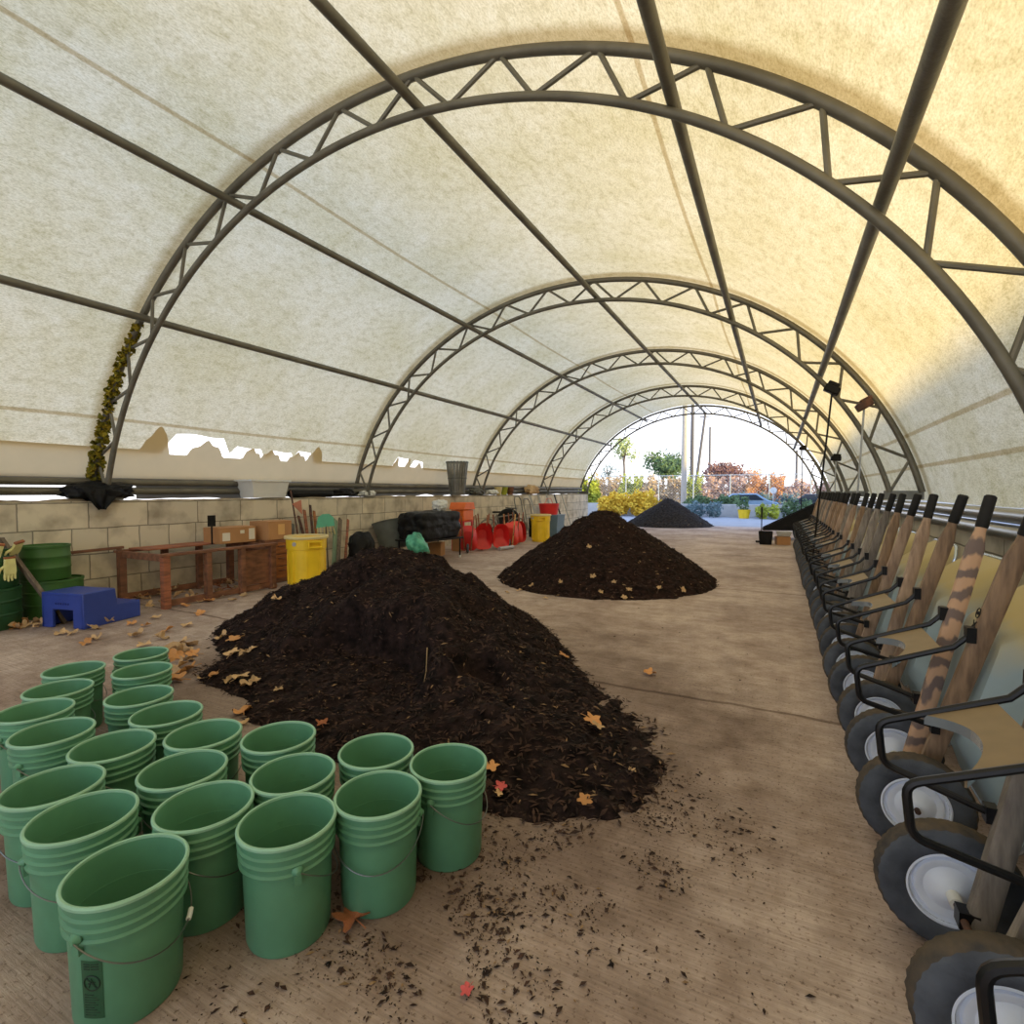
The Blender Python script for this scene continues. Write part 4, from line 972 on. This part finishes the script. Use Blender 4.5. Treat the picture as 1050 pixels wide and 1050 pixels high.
# orange chest on a red stand
t = thing('orange_chest', 'orange plastic chest with a ridged lid on a red stand', 'chest', (-7.1, 11.2, -.0))
t.scale = (.9, .9, .9)
mb = MB(); mb.box((0, 0, .97), (.42, .52, .30)); mb.build('chest_body', 'orange', t, bevel=.02)
mb = MB(); mb.prism([(-.30, 0), (.30, 0), (.22, .2), (-.22, .2)], .5, (-.25, 0, 1.13), (0, 1, 0), (0, 0, 1)); mb.build('lid', 'orange', t, bevel=.015)
mb = MB()
for x in (-.18, .18):
    for y in (-.22, .22): mb.box((x, y, .41), (.04, .04, .82))
mb.box((0, 0, .8), (.42, .5, .03)); mb.build('stand', 'red_paint', t)

# red garden carts stood on their noses
def make_cart():
    t = thing('red_wheelbarrow', '', 'wheelbarrow', group='red wheelbarrows by the left wall')
    def rr(w, l0, l1, n, q=24):
        c = (l0+l1)/2; h_ = (l1-l0)/2
        return [Vector((n, w*math.copysign(abs(math.cos(2*PI*k/q))**.6, math.cos(2*PI*k/q))*(1-.18*math.sin(2*PI*k/q)), c+h_*math.copysign(abs(math.sin(2*PI*k/q))**.6, math.sin(2*PI*k/q)))) for k in range(q)]
    mb = MB(); rings = [rr(.13, .30, .58, .02), rr(.17, .2, .64, .08), rr(.24, .04, .72, .22), rr(.235, .045, .715, .22), rr(.125, .30, .57, .03)]
    mb.v = [v for r_ in rings for v in r_]
    for i in range(4):
        for j in range(24): mb.f.append((i*24+j, i*24+(j+1) % 24, i*24+24+(j+1) % 24, i*24+24+j)); mb.mi.append(0)
    mb.f += [tuple(range(24)), tuple(range(96, 120))]; mb.mi += [0, 0]
    mb.build('tray', 'red_paint', t)
    for sg in (-1, 1):
        mb = MB(); mb.bar((0, sg*.08, .06), (-.02, sg*.17, .98), .032, .03, (1, 0, 0)); mb.build('handle', 'red_wood', t, bevel=.004)
        mb = MB(); mb.tube([(-.02, sg*.14, .66), (-.2, sg*.15, .55), (-.2, sg*.15, .48), (-.01, sg*.11, .36)], .01, 6); mb.build('leg', 'rust', t)
    mb = MB(); mb.lathe([(.02, -.03), (.1, -.03), (.125, -.015), (.125, .015), (.1, .03), (.02, .03)], 28, (-.02, 0, .127), 'y', closed=True); mb.build('wheel', 'rubber', t)
    mb = MB(); mb.tube([(-.02, -.09, .127), (-.02, .09, .127)], .012, 8); mb.build('axle', 'rust', t)
    return t
ct = make_cart()
CTL = ['dark red wheelbarrow on its nose next to the tall carton, first from the left', 'second red wheelbarrow from the left, its handles crowding upward', 'third red wheelbarrow from the left, deep in the row', 'fourth red wheelbarrow from the left, behind the bright scarlet one', 'bright scarlet wheelbarrow with pale yellow handles', 'scarlet wheelbarrow right of the one with yellow handles', 'last red wheelbarrow on the right, below the big tire']
CTP = [(-6.6, 10.65, 118), (-6.62, 11.35, -50), (-6.4, 11.85, -45), (-7.0, 12.1, -50), (-6.25, 12.15, 112), (-6.45, 12.8, 110), (-6.6, 13.35, -60)]
for i, (x, y, a) in enumerate(CTP):
    o = ct if i == 0 else dup(ct); o.location = (x, y, 0); o.scale = (.9,)*3; o.rotation_euler = (0, 0, R(a)); o['label'] = CTL[i]
    for c in o.children:
        if c.name.startswith('tray') and i in (4, 5): c.material_slots[0].link = 'OBJECT'; c.material_slots[0].material = MATS['scarlet']
        if c.name.startswith('handle') and i == 4: c.material_slots[0].link = 'OBJECT'; c.material_slots[0].material = MATS['kraft_label']
p = at_z(512, 566); mb = MB(); mb.tube([(-.06, -.28, .05), (.05, .26, .05)], .045, 12); tag(mb.build('plastic_bottle', 'grey_label', loc=(-6.1, 11.7, .002)), 'pale bottle lying on the floor before the scarlet wheelbarrow', 'bottle')
# tire
t = thing('tire', 'big black tire leaning on the left wall above the red wheelbarrows', 'tire', (-7.55, 14.6, .36))
mb = MB(); mb.lathe([(.20, -.085), (.27, -.105), (.33, -.10), (.355, -.07), (.36, 0), (.355, .07), (.33, .10), (.27, .105), (.20, .085), (.19, .06), (.3, .05), (.3, -.05), (.19, -.06)], 44, axis='x', closed=True)
o = mb.build('tire_body', 'blackplastic', t); o.rotation_euler = (0, R(-12), R(-58)); o.location.z = .22
mb = MB(); mb.lathe([(0, -.02), (.19, -.02), (.2, .02), (0, .02)], 30, axis='x'); o2 = mb.build('inner_disc', 'blackplastic', t); o2.rotation_euler = o.rotation_euler; o2.location.z = .22
mb = MB(); mb.box((0, 0, .12), (.4, .5, .24)); tag(mb.build('black_block', 'blackplastic', loc=(-7.55, 14.6, 0), bevel=.02), 'low black block that the big tire stands on', 'block')
# steel hoop frames against the wall
for k, (y, w, h, lb) in enumerate([(15.9, .5, 1.3, 'bent steel hoop frame right of the big tire'), (16.6, .5, 1.22, 'second bent steel hoop frame, behind the bicycle')]):
    mb = MB(); mb.tube([(.3, -w/2, 0), (.08, -w/2, h-.12), (.05, -w/2+.1, h), (.05, w/2-.1, h), (.08, w/2, h-.12), (.3, w/2, 0)], .02, 8); t = mb.build('hoop_frame', 'galv', loc=(-7.95, y, 0)); tag(t, lb, 'frame', 'steel frames by the left wall')
    mb = MB(); mb.tube([(.2, -w/2, .55), (.2, w/2, .55)], .015, 8); mb.build('cross_bar', 'galv', t)
# bicycle
t = thing('bicycle', 'old bicycle parked beside the far yellow bin', 'bicycle', (-7.25, 13.7, 0), R(60))
def rim_at(x):
    mb = MB(); mb.lathe([(.30, -.02), (.335, -.018), (.345, 0), (.335, .018), (.30, .02)], 40, (x, 0, .345), 'y', closed=True); w = mb.build('wheel', 'galv', t)
    mb = MB()
    for k in range(12): a = 2*PI*k/12; mb.tube([(x, 0, .345), (x+.31*math.cos(a), 0, .345+.31*math.sin(a))], .003, 4)
    mb.build('spokes', 'wire', w)
rim_at(-.52); rim_at(.52)
mb = MB()
for a, b in [((-.52, 0, .345), (-.12, 0, .33)), ((-.12, 0, .33), (-.22, 0, .80)), ((-.22, 0, .80), (-.52, 0, .345)), ((-.20, 0, .72), (.34, 0, .78)), ((-.12, 0, .33), (.36, 0, .70)), ((.52, 0, .345), (.33, 0, .92))]: mb.tube([a, b], .018, 8)
mb.build('bike_frame', 'galv', t)
mb = MB(); mb.tube([(.25, -.28, .98), (.34, -.2, .97), (.34, .2, .97), (.25, .28, .98)], .014, 8); mb.tube([(.33, 0, .9), (.34, 0, .97)], .016, 8); mb.build('handlebar', 'black_steel', t)
mb = MB(); mb.prism([(-.14, -.02), (-.14, .02), (.0, .05), (.14, .02), (.14, -.02), (0, -.05)], .05, (-.24, 0, .84), (1, 0, 0), (0, 1, 0)); mb.build('saddle', 'blackplastic', t, bevel=.01)
mb = MB(); mb.lathe([(0, -.01), (.1, -.01), (.1, .01), (0, .01)], 20, (-.12, -.03, .33), 'y'); mb.tube([(-.12, -.08, .33), (-.05, -.09, .2)], .01, 6); mb.tube([(-.12, .04, .33), (-.19, .09, .46)], .01, 6); mb.build('crank', 'black_steel', t)
# tubs and bins near the far end
t = thing('blue_bin', 'blue grey bin behind the far yellow bin', 'bin', (-6.35, 15.3, .001)); tub(.5, .5, .6, .62, .72).build('bin_body', 'bluegrey', t, bevel=.02)
mb = MB(); mb.box((0, 0, .73), (.64, .66, .03)); mb.build('lid', 'bluegrey', t, bevel=.008)
t = thing('red_tub', 'round red tub sitting on the blue grey bin', 'tub', (-6.45, 15.25, .748)); MB().lathe(pail(.27, .32, .34), 32).build('tub_body', 'red_paint', t)
mb = MB(); mb.tube([(-.05, -.25, .3), (-.02, -.1, .5), (.02, .1, .5), (.05, .25, .3)], .008, 6); mb.build('rope_handle', 'scarlet', t)
t = thing('white_bucket', 'white bucket on a black crate left of the red tub', 'bucket', (-6.95, 15.6, .621)); MB().lathe(pail(.13, .15, .38), 28).build('pail_body', 'white_plastic', t)
mb = MB(); mb.tube([(0, -.155, .33), (.1, -.1, .2), (.13, 0, .17), (.1, .1, .2), (0, .155, .33)], .004, 6); mb.build('wire_handle', 'wire', t)
mb = MB(); mb.box((0, 0, .31), (.5, .5, .62)); tag(mb.build('black_crate', 'blackplastic', bevel=.02, loc=(-6.95, 15.6, 0)), 'black crate under the white bucket', 'crate')
for k in range(5):
    y = 16.5+.62*k; mb = MB(); w = .42; h = 1.36
    mb.tube([(0, -w/2, 0), (-.42, -w/2, h), (-.42, w/2, h), (0, w/2, 0)], .018, 8); t = mb.build('folding_frame', 'concrete_pale' if k != 3 else 'black_steel', loc=(-7.25+.05*k, y, 0.002)); t.rotation_euler.z = R(20)
    for z in (.45, .9): mb = MB(); mb.tube([(-.42*z/h, -w/2, z), (-.42*z/h, w/2, z)], .014, 6); mb.build('cross_bar', 'concrete_pale', t)
    tag(t, 'tubular steel frame leaning at the left wall, %s of five toward the open end' % ORD(k), 'frame', 'leaning tubular frames')
mb = MB(); mb.lathe(pail(.2, .25, .3), 24); tag(mb.build('brown_basket', 'brown_wood', loc=(-6.2, 16.3, .0)), 'brown tub on the floor behind the middle heap', 'tub')

# ------------------------------------------------------------------ right side: poles and the black cart
def pole_tool(top, foot, m_, hm, head, label):
    t = thing('long_pole', label, 'pole', foot); o = Vector(foot); d = Vector(top)-o
    mb = MB(); mb.tube([(0, 0, 0), d], .013, 8); mb.build('pole_shaft', m_, t)
    mb = MB(); q = Matrix.Rotation(head, 3, 'Y'); mb.box(d+Vector((0, 0, .06)), (.2, .15, .10), q); mb.box(d+Vector((.02, 0, .13)), (.15, .12, .06), q); mb.build('brush_head', hm, t, bevel=.015)
def on_floor(p, X): return Vector((X, p.y, .003))
top = at_y(853, 404, 8.70); bt = at_y(843, 500, 9.2)
def extend(top, bt): d = (bt-top); k = (top.z-.01)/-d.z; return top+d*k
for (a, ya, b_, yb, m_, hm, an, lb) in [((853, 404), 8.62, (841, 506), 9.05, 'black_steel', 'blackplastic', .5, 'dark long pole with a black brush head propped against the second truss'), ((886, 420), 8.60, (879, 510), 8.95, 'fence_steel', 'rust', -.5, 'pale long pole with a brownish head propped against the second truss'), ((857, 473), 13.6, (856, 506), 13.7, 'fence_steel', 'blackplastic', .1, 'pale long pole with a flat black head at the third truss'), ((823, 462), 18.7, (822, 500), 18.9, 'black_steel', 'blackplastic', .1, 'thin dark pole with a small black head at the fourth truss')]:
    tp = at_y(*a, ya); bt = at_y(*b_, yb); pole_tool(tp, extend(tp, bt), m_, hm, an, lb)
t = thing('dump_cart', 'black dump cart tipped up beyond the row of wheelbarrows', 'cart', (.7, 18.2, 0))
mb = MB(); mb.prism([(-1.15, .34), (-1.1, .28), (.2, .32), (.42, 1.12), (.36, 1.16)], .035, (0, -.40, 0), (1, 0, 0), (0, 0, 1)); mb.prism([(-1.15, .34), (-1.1, .28), (.2, .32), (.42, 1.12), (.36, 1.16)], .035, (0, .42, 0), (1, 0, 0), (0, 0, 1))
mb.bar((-1.12, 0, .30), (.2, 0, .32), .8, .035); mb.bar((.2, 0, .32), (.42, 0, 1.14), .8, .035); mb.build('tray', 'blackplastic', t)
for sy in (-1, 1):
    mb = MB(); mb.lathe([(.05, -.04), (.17, -.05), (.2, -.03), (.2, .03), (.17, .05), (.05, .04)], 32, (-.1, sy*.5, .2), 'y', closed=True); w = mb.build('wheel', 'rubber', t)
    mb = MB(); mb.lathe([(0, -.03), (.1, -.04), (.11, 0), (.1, .04), (0, .03)], 24, (-.1, sy*.5, .2), 'y'); mb.build('hub', 'hub_paint', w)
mb = MB(); mb.tube([(-.1, -.5, .2), (-.1, .5, .2)], .015, 8); mb.box((-.1, 0, .25), (.1, .6, .08)); mb.build('axle', 'black_steel', t)
p = at_z(785, 558); mb = tub(.3, .3, .36, .36, .36); tag(mb.build('black_tub', 'blackplastic', loc=(p.x, p.y, .001), bevel=.01), 'black square tub at the far end of the wheelbarrow row', 'tub')
mb = MB(); mb.tube([(0, 0, .014), (0, 0, 1.0)], .014, 8); t = mb.build('push_broom', 'black_grip', loc=(p.x-.12, p.y+.45, 0)); tag(t, 'thin black upright stick behind the black square tub', 'stick'); mb = MB(); mb.tube([(0, 0, .72), (0, 0, 1.02)], .024, 10); mb.build('grip', 'black_grip', t); mb = MB(); mb.box((0, 0, .03), (.3, .08, .05)); mb.build('foot', 'black_grip', t)
carton((p.x+.42, p.y+.1, .001), (.34, .3, .22), .2, 'small brown carton right of the black square tub', [])
t = thing('grey_tray', 'grey plastic tray resting on the small brown carton', 'tray', (p.x+.45, p.y+.12, .236)); tub(.3, .3, .4, .36, .12).build('tray_body', 'concrete_pale', t, bevel=.01)

# ------------------------------------------------------------------ outdoors
YF = 42
GZ = -.06
def foliage(bm_, c, dims, n, rnd, size, shell=.55):
    for _ in range(n):
        d = Vector((rnd.gauss(0, 1), rnd.gauss(0, 1), rnd.gauss(0, 1))).normalized()*(shell+(1-shell)*rnd.random()**.5)
        k = .75+.5*noise.noise(d*1.7+Vector(c)*.3)
        p = Vector(c)+Vector((d.x*dims[0]/2*k*1.2, d.y*dims[1]/2*k*1.2, d.z*dims[2]/2*k*1.2))
        if p.z < GZ+.02: continue
        u = Vector((rnd.gauss(0, 1), rnd.gauss(0, 1), rnd.gauss(0, 1))).normalized(); w = u.orthogonal().normalized(); s_ = size*rnd.uniform(.6, 1.3)
        bm_.add([p-u*s_, p+w*s_*.5, p+u*s_, p-w*s_*.5], [(0, 1, 2, 3)])
def tree(px, pytop, Y, wpx, hpx, m_, label, seed, n=1600, size=.16, shell=.3, pieces=5):
    rnd = random.Random(seed); p = at_y(px, pytop, Y); sc_ = Y*.95/F; w = wpx*sc_; h = hpx*sc_
    t = thing('tree', label, 'tree', (p.x, Y, GZ), 0, 'trees beyond the fence'); mb = MB(); zc = p.z-GZ-h/2
    for k in range(pieces):
        foliage(mb, (rnd.uniform(-.28, .28)*w, rnd.uniform(-.2, .2)*w, zc+rnd.uniform(-.25, .2)*h), (w*.62, w*.6, h*.62), n//pieces, rnd, size, shell)
    mb.build('crown', m_, t, smooth=False)
    mb = MB(); mb.tube([(0, 0, 0), (.05, 0, zc*.6), (-.05, .05, zc)], [.16, .12, .06], 8)
    for k in range(7):
        a = rnd.random()*2*PI; mb.tube([(0, 0, zc*(.6+.05*k)), (math.cos(a)*w*.2, math.sin(a)*w*.2, zc+h*.1), (math.cos(a)*w*.36, math.sin(a)*w*.3, zc+h*(.1+.3*rnd.random()))], [.06, .035, .012], 5)
    mb.build('trunk', 'bark', t)
tree(680, 458, 55, 46, 36, 'fol_green', 'dark green bushy tree standing behind the fence', 1, 3000)
tree(640, 445, 60, 28, 30, 'fol_pale', 'pale yellow green airy tree at the left of the opening', 2, 700)
tree(692, 452, 62, 26, 40, 'fol_blue', 'bare bluish grey tree behind the pale utility pole', 3, 500, .12)
tree(740, 468, 58, 40, 28, 'fol_red', 'dark red tree right of the utility poles', 4, 2400)
tree(624, 470, 66, 30, 30, 'fol_blue', 'thin bluish tree low at the left of the opening', 5, 400, .12)
tree(768, 476, 66, 34, 20, 'fol_pink', 'thin pinkish tree behind the orange hedge', 6, 600, .13)
def hedge(px0, px1, pytop, Y, m_, label, seed, n, name='hedge', size=.13, depth=1.6):
    rnd = random.Random(seed); a = at_y(px0, pytop, Y); b = at_y(px1, pytop, Y); L = b.x-a.x; hh = a.z-GZ
    mb = MB(); k = max(2, int(L/1.4))
    for i in range(k): foliage(mb, ((i+.5)/k*L-L/2, 0, hh*.5), (L/k*1.2, depth, hh*rnd.uniform(.95, 1.1)), int(n*1.5)//k, rnd, size, .4)
    t = mb.build(name, m_, smooth=False, loc=((a.x+b.x)/2, Y, GZ)); return tag(t, label, 'hedge' if name == 'hedge' else 'bush')
hedge(588, 640, 488, 44.5, 'fol_tan', 'tan vine hedge behind the fence, leftmost section', 11, 2600)
hedge(636, 660, 487, 44.5, 'fol_olive', 'olive yellow vine hedge behind the fence, left of the poles', 12, 1600)
hedge(656, 706, 488, 44.7, 'fol_tan', 'tan brown vine hedge behind the fence beside the pale pole', 13, 2600)
hedge(703, 722, 486, 44.5, 'fol_olive', 'green vine hedge behind the fence right of the pale pole', 14, 1200)
hedge(718, 768, 489, 44.5, 'fol_pink', 'pinkish vine hedge behind the fence, right half', 15, 2600)
hedge(765, 806, 487, 44.3, 'fol_orange', 'bright orange vine hedge behind the fence', 16, 3000)
hedge(803, 870, 491, 44.5, 'fol_pink', 'pink orange vine hedge, rightmost behind the fence', 17, 2600)
hedge(616, 674, 504, 32.6, 'fol_yellow', 'bright yellow bush row before the fence', 18, 2600, 'bush', .12)
hedge(594, 614, 490, 35, 'fol_olive', 'yellow green bush at the left side of the opening', 19, 1500, 'bush', .12)
hedge(703, 762, 508, 36.2, 'fol_green', 'dark green bush row behind the low wall', 20, 2400, 'bush', .10)
hedge(776, 800, 517, 32.6, 'fol_olive', 'olive bush low at the right of the opening', 22, 800, 'bush', .08)
hedge(745, 850, 506, 41.3, 'fol_blue', 'bluish shrub row before the orange hedge', 23, 2400, 'bush', .1, .9)
hedge(704, 742, 514, 32.8, 'fol_blue', 'low plants before the kerb wall, left of the yellow pot, tinted blue for shade', 24, 900, 'bush', .08, .7)  # blue of the shaded yard is put into the leaf colour
hedge(803, 835, 512, 32.8, 'fol_green', 'dark low plants before the kerb wall, right of the olive bush', 25, 900, 'bush', .08, .7)
# fence
fa = at_y(580, 487, YF); fb = at_y(880, 487, YF); ht = 2.75
t = thing('chain_link_fence', 'pale chain link fence across the far side of the yard', 'fence', (fa.x, YF, GZ)); L = fb.x-fa.x; k = 0
while k*2.6 <= L:
    mb = MB(); mb.tube([(k*2.6, 0, 0), (k*2.6, 0, ht+.05)], .045, 8); mb.build('post', 'fence_steel', t); k += 1
for z in (.1, ht):
    mb = MB(); mb.tube([(0, 0, z), (L, 0, z)], .03, 6); mb.build('rail', 'fence_steel', t)
mb = MB(); q = 0.
while q < L+ht:
    for sg in (0, 1):
        x0, x1 = (q-ht, q) if sg == 0 else (q, q-ht); za, zb = 0, ht
        if sg == 0:
            z0 = 0; a_ = q-ht; 
            s0 = max(0, -a_); s1 = min(ht, L-a_)
            if s1 > s0: mb.tube([(a_+s0, 0, s0), (a_+s1, 0, s1)], .006, 3, cap=False)
        else:
            s0 = max(0, q-L); s1 = min(ht, q)
            if s1 > s0: mb.tube([(q-s0, 0, s0), (q-s1, 0, s1)], .006, 3, cap=False)
    q += .22
mb.build('wire_mesh', 'fence_steel', t)
# utility poles
def upole(px, Y, r_, top, m_, label, lean=0., arm=False):
    p = at_y(px, 515, Y); t = thing('utility_pole', label, 'pole', (p.x, Y, GZ)); mb = MB(); mb.tube([(0, 0, 0), (lean*.5, 0, top/2), (lean, 0, top)], [r_*1.15, r_, r_*.8], 12); mb.build('pole_shaft', m_, t)
    if arm: mb = MB(); mb.box((lean-.0, 0, top-.5), (1.4, .1, .12)); mb.build('cross_arm', m_, t)
    mb = MB(); mb.lathe([(0, 0), (r_*.85, 0), (r_*.5, .06), (0, .07)], 12, (lean, 0, top)); mb.build('cap', m_, t)
upole(701, 37, .17, 11.5, 'pole_wood', 'pale tall utility pole in the middle of the opening')
upole(709, 46, .16, 9.2, 'pole_dark', 'darker utility pole just right of the pale one')
upole(711, 70, .18, 11.4, 'pole_dark', 'leaning grey utility pole in the distance', 1.3, True)
upole(727, 78, .16, 10.5, 'pole_dark', 'short far utility pole before the red tree')
upole(816, 60, .12, 5.6, 'pole_dark', 'thin distant pole above the orange hedge')
# low wall, cars, pot, sign
a = at_y(560, 520, 34); b = at_y(900, 520, 34)
mb = MB(); mb.box(((a.x+b.x)/2, 34, .32), (b.x-a.x, .3, .76)); tag(mb.build('low_wall', 'concrete_pale', bevel=.02), 'low pale kerb wall across the yard outside the opening', 'wall')
def car(px, Y, m_, label, rz):
    p = at_y(px, 520, Y); t = thing('car', label, 'car', (p.x, Y, GZ), rz)
    mb = MB(); mb.prism([(-2.1, .35), (-2.15, .75), (-1.3, .92), (-.7, 1.38), (.8, 1.4), (1.5, .95), (2.1, .8), (2.12, .35)], 1.6, (0, .8, 0), (1, 0, 0), (0, 0, 1)); mb.build('car_body', m_, t, bevel=.06)
    mb = MB(); mb.prism([(-1.1, .95), (-.65, 1.3), (.75, 1.32), (1.25, .95)], 1.64, (0, .82, 0), (1, 0, 0), (0, 0, 1)); mb.build('window', 'glass_dark', t)
    for x in (-1.35, 1.35):
        for sy in (-.72, .72): mb = MB(); mb.lathe([(0, -.1), (.3, -.1), (.32, 0), (.3, .1), (0, .1)], 20, (x, sy, .32), 'y'); mb.build('wheel', 'rubber', t)
car(762, 39.0, 'car_blue', 'light blue car parked before the orange hedge', R(4)); car(840, 37.0, 'car_dark', 'dark grey car parked at the right of the opening', R(-6))
p = at_y(763, 523, 32.6); mb = MB().lathe(pail(.26, .34, .5), 20); t = mb.build('flower_pot', 'yellow_bin', loc=(p.x, 32.6, GZ)); tag(t, 'yellow pot before the low wall outside', 'pot'); mb = MB(); foliage(mb, (0, 0, .85), (.7, .7, .9), 160, random.Random(3), .1); mb.build('plant', 'fol_green', t, smooth=False)
p = at_y(793, 505, 36.5); t = thing('sign_post', 'small white sign on a thin post outside at the right', 'sign', (p.x, 36.5, GZ)); mb = MB(); mb.tube([(0, 0, 0), (0, 0, 1.6)], .03, 8); mb.build('post', 'fence_steel', t); mb = MB(); mb.lathe([(0, -.02), (.2, -.02), (.2, .02), (0, .02)], 24, (0, 0, 1.6), 'y'); mb.build('sign_disc', 'white_plastic', t)

# ------------------------------------------------------------------ light
w = bpy.data.worlds.new('sky'); sc.world = w; w.use_nodes = True; nt = w.node_tree; N = nt.nodes; bg = N['Background']
tc = N.new('ShaderNodeTexCoord'); sx = N.new('ShaderNodeSeparateXYZ'); nt.links.new(tc.outputs['Generated'], sx.inputs[0])
rp = N.new('ShaderNodeValToRGB'); e = rp.color_ramp.elements; e[0].position = 0.; e[0].color = (.98, .98, 1.0, 1); e[1].position = .6; e[1].color = (.45, .62, 1.0, 1)
nt.links.new(sx.outputs[2], rp.inputs[0]); nt.links.new(rp.outputs[0], bg.inputs[0]); bg.inputs[1].default_value = 1.72
sd = bpy.data.lights.new('sun', 'SUN'); sd.energy = 4.4; sd.color = (1, .80, .26); sd.angle = R(2.5)
so = bpy.data.objects.new('sun', sd); C.objects.link(so)
az, el = R(-14), R(15)     # from +X, a little from behind the camera
dirn = Vector((math.cos(el)*math.cos(az), math.cos(el)*math.sin(az), math.sin(el))); so.rotation_euler = dirn.to_track_quat('Z', 'Y').to_euler()

cd = bpy.data.cameras.new('camera'); co = bpy.data.objects.new('camera', cd); C.objects.link(co); sc.camera = co
cd.sensor_width = 36; cd.lens = 36*F/1050; cd.clip_start = .05; cd.clip_end = 400
co.location = EYE; co.rotation_euler = (PI/2+PIT, 0, YAW)
vs_ = sc.view_settings; vs_.view_transform = 'Standard'; vs_.look = 'None'; vs_.gamma = 1; vs_.exposure = .32; vs_.use_curve_mapping = False
